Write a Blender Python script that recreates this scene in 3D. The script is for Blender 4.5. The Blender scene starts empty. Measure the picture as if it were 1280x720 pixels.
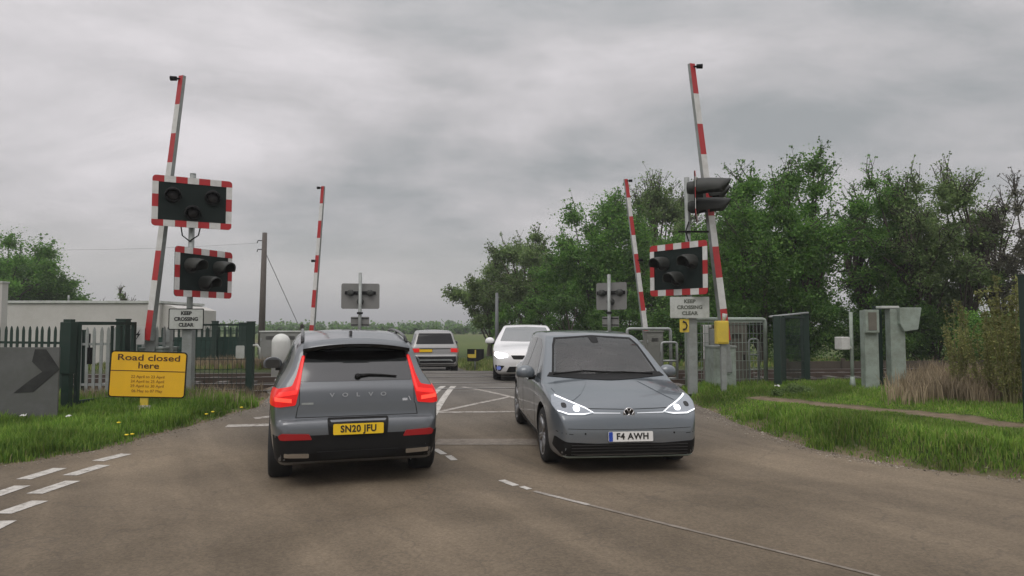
import bpy, bmesh, math, random
import numpy as np
from mathutils import Vector, Matrix, noise
from mathutils.bvhtree import BVHTree
R = math.radians
rnd = random.Random(7)
sc = bpy.context.scene
C = sc.collection

# ------------------------------------------------------------------ camera
F = 850.0
CAMZ = 1.7
PITCH = math.atan(47/850)
cam = bpy.data.cameras.new('camera'); camo = bpy.data.objects.new('camera', cam); C.objects.link(camo)
camo.location = (0, 0, CAMZ); camo.rotation_euler = (R(90)+PITCH, 0, 0)
cam.sensor_width = 36; cam.lens = F/1280*36; cam.clip_start = .05; cam.clip_end = 8000
sc.camera = camo
def ray(px, py):
    dx = (px-640)/F; dy = (360-py)/F
    return Vector((dx, math.cos(PITCH)-dy*math.sin(PITCH), math.sin(PITCH)+dy*math.cos(PITCH)))
def at(px, py, D):
    r = ray(px, py); k = D/r.y
    return Vector((r.x*k, D, CAMZ+r.z*k))
def ss(t):
    t = max(0., min(1., t)); return t*t*(3-2*t)
def H(y):
    return .28*ss((y-9)/6.5) - .63*ss((y-20.5)/9.5)
def lerp_tab(tab, v):
    if v <= tab[0][0]: return tab[0][1]
    for (a, fa), (b, fb) in zip(tab, tab[1:]):
        if v <= b: return fa+(fb-fa)*(v-a)/(b-a)
    return tab[-1][1]
LEFT = [(-30, -45), (0, -21), (5, -11), (7, -8), (8.0, -6.5), (8.6, -5.95), (9.8, -5.55), (11.3, -5.15), (12.8, -4.75), (14.3, -5.05), (15, -5.4), (17, -5.7), (22, -6.0), (30, -6.9), (40, -9.5), (60, -19), (90, -42), (140, -90)]
RIGHT = [(-30, 45), (0, 38), (2, 30), (4.5, 14), (6.2, 8.2), (7.0, 6.4), (7.5, 5.6), (8.4, 4.6), (9.6, 4.1), (11.2, 3.75), (13, 3.5), (18, 3.2), (22, 2.4), (25, .9), (28, -.9), (30.5, -1.9), (40, -4.7), (60, -13.5), (90, -36), (140, -84)]
def L_(y): return lerp_tab(LEFT, y) + .10*noise.noise((0, y*1.1, 3.1))
def R_(y): return lerp_tab(RIGHT, y) + .10*noise.noise((5, y*1.1, 9.1))
TRK = [(16.2, R(6.3)), (19.7, R(6.3))]
def trackdist(x, y): return min(abs((y-(y0+x*math.tan(a)))*math.cos(a)) for y0, a in TRK)
def gz(x, y):
    """terrain height"""
    h = H(y)
    d = max(L_(y)-x, x-R_(y))
    if y < 6.5: d *= .45
    if d > 0:
        side = .30 if x > 0 else .10
        h += side*ss(d/.8)*(1 if x < 0 else 1-.5*ss((y-10)/4)) + .03*noise.noise((x*.9, y*.9, 0))*ss(d/.6)
        if trackdist(x, y) < 1.9: h = H(y) - .12*ss((1.9-trackdist(x, y))/.6)*ss(d/.5) + .0
        if y > 45: h += .25*noise.noise((x*.01, y*.01, 5))
    else:
        h -= .03
    return h
def G(px, py):
    r = ray(px, py)
    lo, hi = 2., 120.
    for _ in range(60):
        m = (lo+hi)/2
        if CAMZ+r.z/r.y*m > H(m): lo = m
        else: hi = m
    k = lo/r.y
    return Vector((r.x*k, lo, H(lo)))

# ------------------------------------------------------------------ materials
MATS = {}
def mat(name, col, rough=.6, metal=0., var=.12, scale=6., bump=0., bscale=60., coat=0., spec=.5, ior=1.5, emit=None, es=0., alpha=None, dirt=None, dirtamt=0.):
    if name in MATS: return MATS[name]
    m = bpy.data.materials.new(name); m.use_nodes = True; MATS[name] = m
    nt = m.node_tree; p = nt.nodes['Principled BSDF']
    p.inputs['Roughness'].default_value = rough; p.inputs['Metallic'].default_value = metal
    p.inputs['IOR'].default_value = ior; p.inputs['Specular IOR Level'].default_value = spec
    p.inputs['Coat Weight'].default_value = coat; p.inputs['Coat Roughness'].default_value = .05
    tc = nt.nodes.new('ShaderNodeTexCoord'); nz = nt.nodes.new('ShaderNodeTexNoise')
    nz.inputs['Scale'].default_value = scale; nz.inputs['Detail'].default_value = 5; nz.inputs['Roughness'].default_value = .65
    nt.links.new(tc.outputs['Object'], nz.inputs['Vector'])
    mx = nt.nodes.new('ShaderNodeMix'); mx.data_type = 'RGBA'
    nt.links.new(nz.outputs['Fac'], mx.inputs['Factor'])
    mx.inputs['A'].default_value = (*[c*(1-var) for c in col], 1); mx.inputs['B'].default_value = (*[min(1, c*(1+var)) for c in col], 1)
    out = mx.outputs['Result']
    if dirt:
        n2 = nt.nodes.new('ShaderNodeTexNoise'); n2.inputs['Scale'].default_value = scale*.6; n2.inputs['Detail'].default_value = 8; n2.inputs['Roughness'].default_value = .7
        nt.links.new(tc.outputs['Object'], n2.inputs['Vector'])
        mr = nt.nodes.new('ShaderNodeMapRange'); mr.inputs['From Min'].default_value = .42; mr.inputs['From Max'].default_value = .68
        mr.inputs['To Max'].default_value = dirtamt
        nt.links.new(n2.outputs['Fac'], mr.inputs['Value'])
        m2 = nt.nodes.new('ShaderNodeMix'); m2.data_type = 'RGBA'
        nt.links.new(mr.outputs['Result'], m2.inputs['Factor']); nt.links.new(out, m2.inputs['A']); m2.inputs['B'].default_value = (*dirt, 1)
        out = m2.outputs['Result']
    nt.links.new(out, p.inputs['Base Color'])
    if bump:
        b = nt.nodes.new('ShaderNodeBump'); b.inputs['Strength'].default_value = bump; b.inputs['Distance'].default_value = .01
        n3 = nt.nodes.new('ShaderNodeTexNoise'); n3.inputs['Scale'].default_value = bscale; n3.inputs['Detail'].default_value = 4
        nt.links.new(tc.outputs['Object'], n3.inputs['Vector']); nt.links.new(n3.outputs['Fac'], b.inputs['Height']); nt.links.new(b.outputs['Normal'], p.inputs['Normal'])
    if emit:
        p.inputs['Emission Color'].default_value = (*emit, 1); p.inputs['Emission Strength'].default_value = es
    return m
def leafmat(name, cols, rough=.55, trans=.5):
    if name in MATS: return MATS[name]
    m = bpy.data.materials.new(name); m.use_nodes = True; MATS[name] = m
    nt = m.node_tree; p = nt.nodes['Principled BSDF']; p.inputs['Roughness'].default_value = rough; p.inputs['Specular IOR Level'].default_value = .3
    g = nt.nodes.new('ShaderNodeNewGeometry'); cr = nt.nodes.new('ShaderNodeValToRGB')
    el = cr.color_ramp.elements
    for i, c in enumerate(cols):
        e = el[i] if i < 2 else el.new(1)
        e.position = i/(len(cols)-1); e.color = (*c, 1)
    nt.links.new(g.outputs['Random Per Island'], cr.inputs['Fac'])
    tc = nt.nodes.new('ShaderNodeTexCoord'); nz = nt.nodes.new('ShaderNodeTexNoise'); nz.inputs['Scale'].default_value = .9; nz.inputs['Detail'].default_value = 3
    nt.links.new(tc.outputs['Object'], nz.inputs['Vector'])
    hs = nt.nodes.new('ShaderNodeHueSaturation'); mr = nt.nodes.new('ShaderNodeMapRange'); mr.inputs['From Min'].default_value = .3; mr.inputs['From Max'].default_value = .7
    mr.inputs['To Min'].default_value = .55; mr.inputs['To Max'].default_value = 1.5
    nt.links.new(nz.outputs['Fac'], mr.inputs['Value']); nt.links.new(mr.outputs['Result'], hs.inputs['Value'])
    nt.links.new(cr.outputs['Color'], hs.inputs['Color'])
    nt.links.new(hs.outputs['Color'], p.inputs['Base Color'])
    tr = nt.nodes.new('ShaderNodeBsdfTranslucent'); nt.links.new(hs.outputs['Color'], tr.inputs['Color'])
    ms = nt.nodes.new('ShaderNodeMixShader'); ms.inputs['Fac'].default_value = trans
    nt.links.new(p.outputs['BSDF'], ms.inputs[1]); nt.links.new(tr.outputs['BSDF'], ms.inputs[2])
    nt.links.new(ms.outputs['Shader'], nt.nodes['Material Output'].inputs['Surface'])
    return m

GALV = mat('galvanised_steel', (.30, .32, .31), .5, .35, .18, 8, .1, 40, dirt=(.16, .17, .14), dirtamt=.5)
GREENG = mat('weathered_grey_green_metal', (.30, .355, .31), .6, .1, .15, 5, .1, 40, dirt=(.12, .13, .09), dirtamt=.6)
DGREEN = mat('dark_green_paint', (.007, .027, .018), .55, 0, .2, 6, dirt=(.025, .032, .024), dirtamt=.3)
BLACK = mat('black_plastic', (.008, .008, .008), .6, 0, .2, spec=.22)
BLACKM = mat('matt_black', (.012, .012, .012), .85, 0, .2, spec=.2)
RED = mat('retroreflective_red', (.42, .014, .018), .45, 0, .12, 10, dirt=(.2, .05, .04), dirtamt=.3)
WHITE = mat('retroreflective_white', (.62, .62, .60), .45, 0, .08, 10, dirt=(.34, .33, .29), dirtamt=.4)
SIGNW = mat('sign_white', (.50, .52, .49), .5, 0, .1, 5, dirt=(.26, .28, .22), dirtamt=.6)
SIGNG = mat('grey_sign_back', (.20, .20, .19), .55, .2, .1, 4)
RUBBER = mat('tyre_rubber', (.014, .014, .014), .85, 0, .3, 20, .3, 90)
CONC = mat('concrete', (.30, .28, .25), .85, 0, .2, 6, .4, 40)
WOOD = mat('creosoted_wood', (.09, .075, .065), .85, 0, .35, 5, .5, 50)
YEL = mat('sign_yellow', (.84, .48, .012), .5, 0, .07, 3, dirt=(.6, .34, .03), dirtamt=.3)
YEL2 = mat('yellow_box_paint', (.62, .46, .05), .5, 0, .08, 5, dirt=(.4, .3, .06), dirtamt=.4)
DKRED = mat('dark_lettering', (.05, .012, .008), .6)
STEEL = mat('rail_steel', (.075, .055, .042), .6, .4, .25, 8)
STEELTOP = mat('polished_rail_head', (.5, .5, .5), .3, .9, .1)

# ------------------------------------------------------------------ mesh helpers
class MB:
    def __init__(s): s.bm = bmesh.new(); s.mats = []
    def mi(s, m):
        if m not in s.mats: s.mats.append(m)
        return s.mats.index(m)
    def _fin(s, geom, m):
        i = s.mi(m)
        for f in geom: f.material_index = i
    def box(s, c, size, m, rot=None):
        M = Matrix.Translation(Vector(c))
        if rot is not None: M = M @ (rot.to_4x4() if isinstance(rot, Matrix) else Matrix.Rotation(rot, 4, 'Z'))
        M = M @ Matrix.Diagonal((*size, 1))
        r = bmesh.ops.create_cube(s.bm, size=1, matrix=M)
        fs = {f for v in r['verts'] for f in v.link_faces}; s._fin(fs, m); return r['verts']
    def tube(s, pts, rad, m, n=10, cap=True, ell=None):
        pts = [Vector(p) for p in pts]
        if not isinstance(rad, (list, tuple)): rad = [rad]*len(pts)
        rings = []; up = None
        for i, p in enumerate(pts):
            t = (pts[min(i+1, len(pts)-1)]-pts[max(i-1, 0)]).normalized()
            if up is None:
                up = Vector((0, 0, 1)) if abs(t.z) < .9 else Vector((1, 0, 0))
            a = t.cross(up).normalized(); b = a.cross(t).normalized(); up = b
            rings.append([s.bm.verts.new(p + a*math.cos(2*math.pi*k/n)*rad[i] + b*math.sin(2*math.pi*k/n)*rad[i]*(ell or 1)) for k in range(n)])
        fs = []
        for r0, r1 in zip(rings, rings[1:]):
            for k in range(n): fs.append(s.bm.faces.new((r0[k], r0[(k+1) % n], r1[(k+1) % n], r1[k])))
        if cap: fs += [s.bm.faces.new(rings[0][::-1]), s.bm.faces.new(rings[-1])]
        s._fin(fs, m)
        for f in fs: f.smooth = n > 5
    def prism(s, poly, depth, m, M=Matrix.Identity(4)):
        """poly in local XZ, extruded along local Y from 0 to depth"""
        a = [s.bm.verts.new(M @ Vector((x, 0, z))) for x, z in poly]; b = [s.bm.verts.new(M @ Vector((x, depth, z))) for x, z in poly]
        fs = [s.bm.faces.new(a), s.bm.faces.new(b[::-1])]
        n = len(poly)
        for k in range(n): fs.append(s.bm.faces.new((a[k], b[k], b[(k+1) % n], a[(k+1) % n])))
        s._fin(fs, m)
    def lathe(s, prof, m, M=Matrix.Identity(4), n=32, smooth=True):
        """prof of (r, x): revolve round local X"""
        rings = [[s.bm.verts.new(M @ Vector((x, r*math.cos(2*math.pi*k/n), r*math.sin(2*math.pi*k/n)))) for k in range(n)] for r, x in prof]
        fs = []
        for r0, r1 in zip(rings, rings[1:]):
            for k in range(n): fs.append(s.bm.faces.new((r0[k], r0[(k+1) % n], r1[(k+1) % n], r1[k])))
        s._fin(fs, m)
        for f in fs: f.smooth = smooth
        return rings
    def disc(s, ring, m):
        f = s.bm.faces.new(ring); s._fin([f], m)
    def sphere(s, c, size, m, rot=None, u=20, v=14):
        M = Matrix.Translation(Vector(c))
        if rot is not None: M = M @ rot.to_4x4()
        M = M @ Matrix.Diagonal((*size, 1))
        r = bmesh.ops.create_uvsphere(s.bm, u_segments=u, v_segments=v, radius=1, matrix=M)
        fs = {f for w in r['verts'] for f in w.link_faces}; s._fin(fs, m)
        for f in fs: f.smooth = True
        return r['verts']
    def build(s, name, parent=None, bevel=0, mats=None):
        bmesh.ops.recalc_face_normals(s.bm, faces=s.bm.faces[:])
        if bevel:
            es = [e for e in s.bm.edges if len(e.link_faces) == 2 and e.calc_face_angle(0) > .6]
            bmesh.ops.bevel(s.bm, geom=es, offset=bevel, segments=2, affect='EDGES', profile=.6, clamp_overlap=True)
        me = bpy.data.meshes.new(name); s.bm.to_mesh(me); s.bm.free()
        for m in s.mats: me.materials.append(m)
        o = bpy.data.objects.new(name, me); C.objects.link(o)
        if parent: o.parent = parent
        return o
def tag(o, label=None, cat=None, group=None, kind=None):
    if label: o['label'] = label
    if cat: o['category'] = cat
    if group: o['group'] = group
    if kind: o['kind'] = kind
    return o
def empty(name, loc, rz=0, label=None, cat=None, group=None):
    o = bpy.data.objects.new(name, None); C.objects.link(o); o.location = loc; o.rotation_euler = (0, 0, rz); o.empty_display_size = .1
    return tag(o, label, cat, group)
def rrect(w, h, r, n=5, cx=0, cz=0):
    pts = []
    for sx, sz, a0 in ((1, 1, 0), (-1, 1, 90), (-1, -1, 180), (1, -1, 270)):
        for k in range(n+1):
            a = R(a0+90*k/n); pts.append((cx+sx*(w/2-r)+r*math.cos(a), cz+sz*(h/2-r)+r*math.sin(a)))
    return pts
def text(body, size, m, M, name='lettering', parent=None, ext=.002, align='CENTER', sx=1., bold=0., space=1.):
    cu = bpy.data.curves.new(name, 'FONT'); cu.body = body; cu.size = size; cu.extrude = ext; cu.align_x = align; cu.align_y = 'CENTER'; cu.offset = bold; cu.resolution_u = 4; cu.space_character = space
    t = bpy.data.objects.new('tmp', cu); C.objects.link(t)
    dg = bpy.context.evaluated_depsgraph_get(); me = bpy.data.meshes.new_from_object(t.evaluated_get(dg))
    C.objects.unlink(t); bpy.data.objects.remove(t)
    me.transform(M @ Matrix.Rotation(R(90), 4, 'X') @ Matrix.Diagonal((sx, 1, 1, 1)))
    me.materials.clear(); me.materials.append(m); me.name = name
    o = bpy.data.objects.new(name, me); C.objects.link(o)
    if parent: o.parent = parent
    return o
T = Matrix.Translation
def children(o): return [c for c in bpy.data.objects if c.parent == o]
def copy_tree(o, parent=None):
    c = o.copy(); C.objects.link(c); c.parent = parent
    for ch in children(o): copy_tree(ch, c)
    return c
#@@WORLD
# ------------------------------------------------------------------ world and sun
w = bpy.data.worlds.new('World'); sc.world = w; w.use_nodes = True
nt = w.node_tree; nt.nodes.clear()
N = nt.nodes.new; LK = nt.links.new
out = N('ShaderNodeOutputWorld'); bg = N('ShaderNodeBackground'); LK(bg.outputs[0], out.inputs[0]); bg.inputs['Strength'].default_value = .1
sky = N('ShaderNodeTexSky'); sky.sky_type = 'NISHITA'; sky.sun_disc = False; sky.sun_elevation = R(55); sky.sun_rotation = R(200); sky.dust_density = 3
tc = N('ShaderNodeTexCoord'); sep = N('ShaderNodeSeparateXYZ'); LK(tc.outputs['Generated'], sep.inputs[0])
def math_(op, a, b=None, clamp=False):
    n = N('ShaderNodeMath'); n.operation = op; n.use_clamp = clamp
    for i, v in enumerate((a, b)):
        if v is None: continue
        if isinstance(v, (int, float)): n.inputs[i].default_value = v
        else: LK(v, n.inputs[i])
    return n.outputs[0]
zc = math_('ADD', math_('MAXIMUM', sep.outputs['Z'], 0.), .24)
cx = math_('DIVIDE', sep.outputs['X'], zc); cy = math_('DIVIDE', sep.outputs['Y'], zc)
cmb = N('ShaderNodeCombineXYZ'); LK(math_('MULTIPLY', cx, .75), cmb.inputs[0]); LK(cy, cmb.inputs[1]); cmb.inputs[2].default_value = 3.7
n1 = N('ShaderNodeTexNoise'); n1.inputs['Scale'].default_value = .58; n1.inputs['Detail'].default_value = 6; n1.inputs['Roughness'].default_value = .52; n1.inputs['Distortion'].default_value = .35
LK(cmb.outputs[0], n1.inputs['Vector'])
n2 = N('ShaderNodeTexNoise'); n2.inputs['Scale'].default_value = 1.9; n2.inputs['Detail'].default_value = 8; n2.inputs['Roughness'].default_value = .62; n2.inputs['Distortion'].default_value = .3
LK(cmb.outputs[0], n2.inputs['Vector'])
nn = math_('ADD', math_('MULTIPLY', n1.outputs['Fac'], .66), math_('MULTIPLY', n2.outputs['Fac'], .34))
cr = N('ShaderNodeValToRGB'); el = cr.color_ramp.elements
el[0].position = .41; el[0].color = (.25, .262, .268, 1); el[1].position = .60; el[1].color = (.60, .57, .585, 1)
e = el.new(.50); e.color = (.41, .397, .404, 1)
LK(nn, cr.inputs['Fac'])
# pale band towards the horizon
hz = N('ShaderNodeMapRange'); hz.interpolation_type = 'SMOOTHSTEP'; hz.inputs['From Min'].default_value = .0; hz.inputs['From Max'].default_value = .17; hz.inputs['To Min'].default_value = .85; hz.inputs['To Max'].default_value = 0
LK(sep.outputs['Z'], hz.inputs['Value'])
mh = N('ShaderNodeMix'); mh.data_type = 'RGBA'; LK(hz.outputs[0], mh.inputs['Factor']); LK(cr.outputs[0], mh.inputs['A']); mh.inputs['B'].default_value = (.49, .475, .445, 1)
# sky brightened overhead (outside the frame), added light for ground and cars
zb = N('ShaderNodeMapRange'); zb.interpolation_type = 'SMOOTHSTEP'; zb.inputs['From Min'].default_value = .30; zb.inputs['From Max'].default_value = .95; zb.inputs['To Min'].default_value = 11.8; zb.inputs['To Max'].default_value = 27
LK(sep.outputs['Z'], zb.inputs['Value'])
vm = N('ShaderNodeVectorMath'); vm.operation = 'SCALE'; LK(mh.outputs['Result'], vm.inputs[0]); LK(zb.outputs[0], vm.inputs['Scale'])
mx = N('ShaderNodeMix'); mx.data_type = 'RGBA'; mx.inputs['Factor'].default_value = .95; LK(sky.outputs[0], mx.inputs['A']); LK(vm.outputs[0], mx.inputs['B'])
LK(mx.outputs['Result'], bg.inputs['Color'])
sl = bpy.data.lights.new('sun', 'SUN'); sl.energy = .8; sl.angle = R(35); sl.color = (1, .96, .9)
so = bpy.data.objects.new('sun', sl); C.objects.link(so)
so.rotation_euler = Vector((math.sin(R(200))*math.cos(R(55)), math.cos(R(200))*math.cos(R(55)), math.sin(R(55)))).to_track_quat('Z', 'Y').to_euler()
sc.view_settings.view_transform = 'Standard'; sc.view_settings.look = 'None'; sc.view_settings.exposure = .25; sc.view_settings.gamma = 1
sc.render.engine = 'CYCLES'
#@@GROUND
# ------------------------------------------------------------------ terrain
def axis(a, b, step, far, grow=1.18):
    v = list(np.arange(a, b+1e-6, step)); s = step; x = b
    while x < far[1]: s *= grow; x += s; v.append(x)
    s = step; x = a
    while x > far[0]: s *= grow; x -= s; v.insert(0, x)
    return v
xs = axis(-12, 13, .22, (-2500, 2500)); ys = axis(5, 24, .22, (-200, 4500))
dirtline = [(4.6, 12.6), (5.2, 12.0), (6.15, 10.9), (7.2, 9.5), (9.0, 8.4), (12, 7.4)]
def segdist(x, y, pts):
    best = 9
    for (ax, ay), (bx, by) in zip(pts, pts[1:]):
        dx, dy = bx-ax, by-ay; t = max(0, min(1, ((x-ax)*dx+(y-ay)*dy)/(dx*dx+dy*dy)))
        best = min(best, math.hypot(x-ax-t*dx, y-ay-t*dy))
    return best
def dirtmask(x, y):
    d = max(L_(y)-x, x-R_(y))
    if y < 6.5: d *= .45
    m = 0
    if d < .55: m = 1-ss((d-.04+.24*noise.noise((x*2.3, y*2.3, 1)))/.22)
    if x > 0 and 6 < y < 14: m = max(m, 1-ss((segdist(x, y, dirtline)-.22+.30*noise.noise((x*2, y*2, 4)))/.18))
    if trackdist(x, y) < 1.9 and abs(x) < 80: m = max(m, .0)
    return m
verts = [(x, y, gz(x, y)) for y in ys for x in xs]
nx = len(xs)
faces = [(j*nx+i, j*nx+i+1, (j+1)*nx+i+1, (j+1)*nx+i) for j in range(len(ys)-1) for i in range(nx-1)]
me = bpy.data.meshes.new('ground'); me.from_pydata(verts, [], faces)
at1 = me.attributes.new('bare_soil', 'FLOAT', 'POINT'); at1.data.foreach_set('value', [dirtmask(v[0], v[1]) if abs(v[0]) < 60 and -20 < v[1] < 90 else 0 for v in verts])
at2 = me.attributes.new('ballast', 'FLOAT', 'POINT'); at2.data.foreach_set('value', [ss((2.1-trackdist(v[0], v[1]))/.5) if 12 < v[1] < 60 else 0 for v in verts])
me.shade_smooth()
ground = bpy.data.objects.new('ground', me); C.objects.link(ground); tag(ground, kind='structure')
def nodes_for(name):
    m = bpy.data.materials.new(name); m.use_nodes = True; t = m.node_tree
    return m, t, t.nodes['Principled BSDF']
def tnoise(t, vec, scale, detail=5, rough=.6, dist=0):
    n = t.nodes.new('ShaderNodeTexNoise'); n.inputs['Scale'].default_value = scale; n.inputs['Detail'].default_value = detail; n.inputs['Roughness'].default_value = rough; n.inputs['Distortion'].default_value = dist
    t.links.new(vec, n.inputs['Vector']); return n.outputs['Fac']
def tramp(t, fac, stops):
    c = t.nodes.new('ShaderNodeValToRGB'); el = c.color_ramp.elements
    for i, (p, col) in enumerate(stops):
        e = el[i] if i < 2 else el.new(p)
        e.position = p; e.color = (*col, 1)
    t.links.new(fac, c.inputs['Fac']); return c.outputs['Color']
def tmix(t, fac, a, b, mode='MIX'):
    n = t.nodes.new('ShaderNodeMix'); n.data_type = 'RGBA'; n.blend_type = mode
    for k, v in (('Factor', fac), ('A', a), ('B', b)):
        if isinstance(v, (int, float)): n.inputs[k].default_value = v
        elif isinstance(v, tuple): n.inputs[k].default_value = (*v, 1)
        else: t.links.new(v, n.inputs[k])
    return n.outputs['Result']
def tmap(t, v, a, b, c=0, d=1):
    n = t.nodes.new('ShaderNodeMapRange'); t.links.new(v, n.inputs['Value'])
    for k, x in zip(('From Min', 'From Max', 'To Min', 'To Max'), (a, b, c, d)): n.inputs[k].default_value = x
    return n.outputs['Result']
def tbump(t, p, h, strength, dist=.02):
    b = t.nodes.new('ShaderNodeBump'); b.inputs['Strength'].default_value = strength; b.inputs['Distance'].default_value = dist
    t.links.new(h, b.inputs['Height']); t.links.new(b.outputs['Normal'], p.inputs['Normal'])
m, t, p = nodes_for('grass_ground')
tcn = t.nodes.new('ShaderNodeTexCoord'); O = tcn.outputs['Object']
gcol = tramp(t, tnoise(t, O, .55, 8, .7), [(.3, (.030, .052, .014)), (.7, (.085, .085, .030)), (.5, (.045, .078, .018))])
fcol = tramp(t, tnoise(t, O, .012, 4, .5), [(.40, (.075, .105, .030)), (.62, (.125, .13, .055)), (.5, (.09, .12, .035))])
sp = t.nodes.new('ShaderNodeSeparateXYZ'); t.links.new(O, sp.inputs[0])
far = tmap(t, sp.outputs['Y'], 34, 60)
col = tmix(t, far, gcol, fcol)
soil = tramp(t, tnoise(t, O, 5, 8, .75), [(.3, (.13, .10, .065)), (.7, (.28, .215, .15))])
a1 = t.nodes.new('ShaderNodeAttribute'); a1.attribute_name = 'bare_soil'
a2 = t.nodes.new('ShaderNodeAttribute'); a2.attribute_name = 'ballast'
bal = tramp(t, tnoise(t, O, 22, 3, .8), [(.35, (.028, .026, .022)), (.65, (.105, .095, .080))])
col = tmix(t, a2.outputs['Fac'], col, bal); col = tmix(t, a1.outputs['Fac'], col, soil)
t.links.new(col, p.inputs['Base Color']); p.inputs['Roughness'].default_value = .95; p.inputs['Specular IOR Level'].default_value = .2
tbump(t, p, tnoise(t, O, 14, 6, .8), .8, .06)
me.materials.append(m)

# road sheet
rows = []; y = -28
while y < 135:
    rows.append(y); y += .2 if 5 < y < 35 else (.5 if y < 50 else 2)
NC = 56; verts = []; faces = []
for y in rows:
    l, r = L_(y), R_(y)
    for i in range(NC+1):
        verts.append((l+(r-l)*i/NC, y, H(y)+.004))
for j in range(len(rows)-1):
    for i in range(NC): a = j*(NC+1)+i; faces.append((a, a+1, a+NC+2, a+NC+1))
me = bpy.data.meshes.new('road'); me.from_pydata(verts, [], faces); me.shade_smooth()
road = bpy.data.objects.new('road', me); C.objects.link(road); tag(road, kind='structure')
m, t, p = nodes_for('dusty_asphalt')
tcn = t.nodes.new('ShaderNodeTexCoord'); O = tcn.outputs['Object']
base = tramp(t, tnoise(t, O, .38, 6, .6, .6), [(.33, (.100, .078, .052)), (.68, (.192, .152, .105)), (.5, (.142, .112, .077))])
sp = t.nodes.new('ShaderNodeSeparateXYZ'); t.links.new(O, sp.inputs[0])
grey = tramp(t, tnoise(t, O, .8, 6, .6), [(.35, (.098, .090, .079)), (.65, (.148, .137, .120))])
base = tmix(t, tmap(t, sp.outputs['Y'], 9, 15), base, grey)
# tyre-polished tracks curving with the lane: stretched noise
mp = t.nodes.new('ShaderNodeMapping'); mp.inputs['Rotation'].default_value = (0, 0, R(-121)); t.links.new(O, mp.inputs['Vector'])
mq = t.nodes.new('ShaderNodeMapping'); mq.inputs['Scale'].default_value = (.16, 2.0, 1); t.links.new(mp.outputs['Vector'], mq.inputs['Vector'])
streak = tmap(t, tnoise(t, mq.outputs['Vector'], .9, 5, .55, .2), .35, .7, .80, 1.16)
vm = t.nodes.new('ShaderNodeVectorMath'); vm.operation = 'SCALE'; t.links.new(base, vm.inputs[0]); t.links.new(streak, vm.inputs['Scale'])
fine = tmap(t, tnoise(t, O, 34, 9, .95), .3, .7, .72, 1.28)
vm2 = t.nodes.new('ShaderNodeVectorMath'); vm2.operation = 'SCALE'; t.links.new(vm.outputs[0], vm2.inputs[0]); t.links.new(fine, vm2.inputs['Scale'])
vs_ = t.nodes.new('ShaderNodeTexVoronoi'); vs_.inputs['Scale'].default_value = 55; t.links.new(O, vs_.inputs['Vector'])
sc_ = t.nodes.new('ShaderNodeSeparateColor'); t.links.new(vs_.outputs['Color'], sc_.inputs[0])
stone = tmap(t, sc_.outputs[0], 0, 1, .84, 1.18)
vm3 = t.nodes.new('ShaderNodeVectorMath'); vm3.operation = 'SCALE'; t.links.new(vm2.outputs[0], vm3.inputs[0]); t.links.new(stone, vm3.inputs['Scale']); vm2 = vm3
spots = tmap(t, tnoise(t, O, 2.7, 7, .7), .60, .74, 0, .35)
col = tmix(t, spots, vm2.outputs[0], (.09, .075, .062))
# fine cracks
vo = t.nodes.new('ShaderNodeTexVoronoi'); vo.feature = 'DISTANCE_TO_EDGE'; vo.inputs['Scale'].default_value = .55
md = t.nodes.new('ShaderNodeVectorMath'); md.operation = 'ADD'; t.links.new(O, md.inputs[0])
nv = t.nodes.new('ShaderNodeTexNoise'); nv.inputs['Scale'].default_value = 1.6; nv.inputs['Detail'].default_value = 6; t.links.new(O, nv.inputs['Vector']); t.links.new(nv.outputs['Color'], md.inputs[1])
t.links.new(md.outputs[0], vo.inputs['Vector'])
crk = tmap(t, vo.outputs['Distance'], 0, .010, .30, 0)
col = tmix(t, crk, col, (.05, .043, .037))
t.links.new(col, p.inputs['Base Color']); p.inputs['Roughness'].default_value = .82; p.inputs['Specular IOR Level'].default_value = .35
tbump(t, p, tnoise(t, O, 130, 3, .8), .35, .008)
me.materials.append(m)

# painted markings (worn), as sheets 4 mm above the road
def paintmat(name, wear, col=(.50, .48, .44)):
    m, t, p = nodes_for(name)
    tcn = t.nodes.new('ShaderNodeTexCoord'); O = tcn.outputs['Object']
    f = tmap(t, tnoise(t, O, 9, 9, .8), wear-.1, wear+.1)
    c = tmix(t, f, (.13, .108, .084), col)
    fine = tmap(t, tnoise(t, O, 95, 3, .9), .3, .7, .85, 1.1)
    vm = t.nodes.new('ShaderNodeVectorMath'); vm.operation = 'SCALE'; t.links.new(c, vm.inputs[0]); t.links.new(fine, vm.inputs['Scale'])
    t.links.new(vm.outputs[0], p.inputs['Base Color']); p.inputs['Roughness'].default_value = .8
    return m
PA = paintmat('worn_road_paint', .42); PB = paintmat('faded_road_paint', .46, (.40, .375, .34)); PC = paintmat('barely_visible_road_paint', .47, (.22, .19, .155))
def marking(name, polys, m, dz=.009):
    bm = bmesh.new()
    for quad in polys:
        a, b, c, d = quad   # a->b one long side, d->c the other
        n = max(1, int((b-a).length/.35)); k = max(1, int((d-a).length/.35))
        g = [[None]*(k+1) for _ in range(n+1)]
        for i in range(n+1):
            for j in range(k+1):
                q = (a.lerp(b, i/n)).lerp(d.lerp(c, i/n), j/k)
                g[i][j] = bm.verts.new((q.x, q.y, H(q.y)+dz))
        for i in range(n):
            for j in range(k): bm.faces.new((g[i][j], g[i+1][j], g[i+1][j+1], g[i][j+1]))
    bmesh.ops.recalc_face_normals(bm, faces=bm.faces[:])
    if bm.faces[0].normal.z < 0: bmesh.ops.reverse_faces(bm, faces=bm.faces[:])
    me = bpy.data.meshes.new(name); bm.to_mesh(me); bm.free(); me.materials.append(m)
    o = bpy.data.objects.new(name, me); C.objects.link(o); tag(o, kind='structure'); return o
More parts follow.
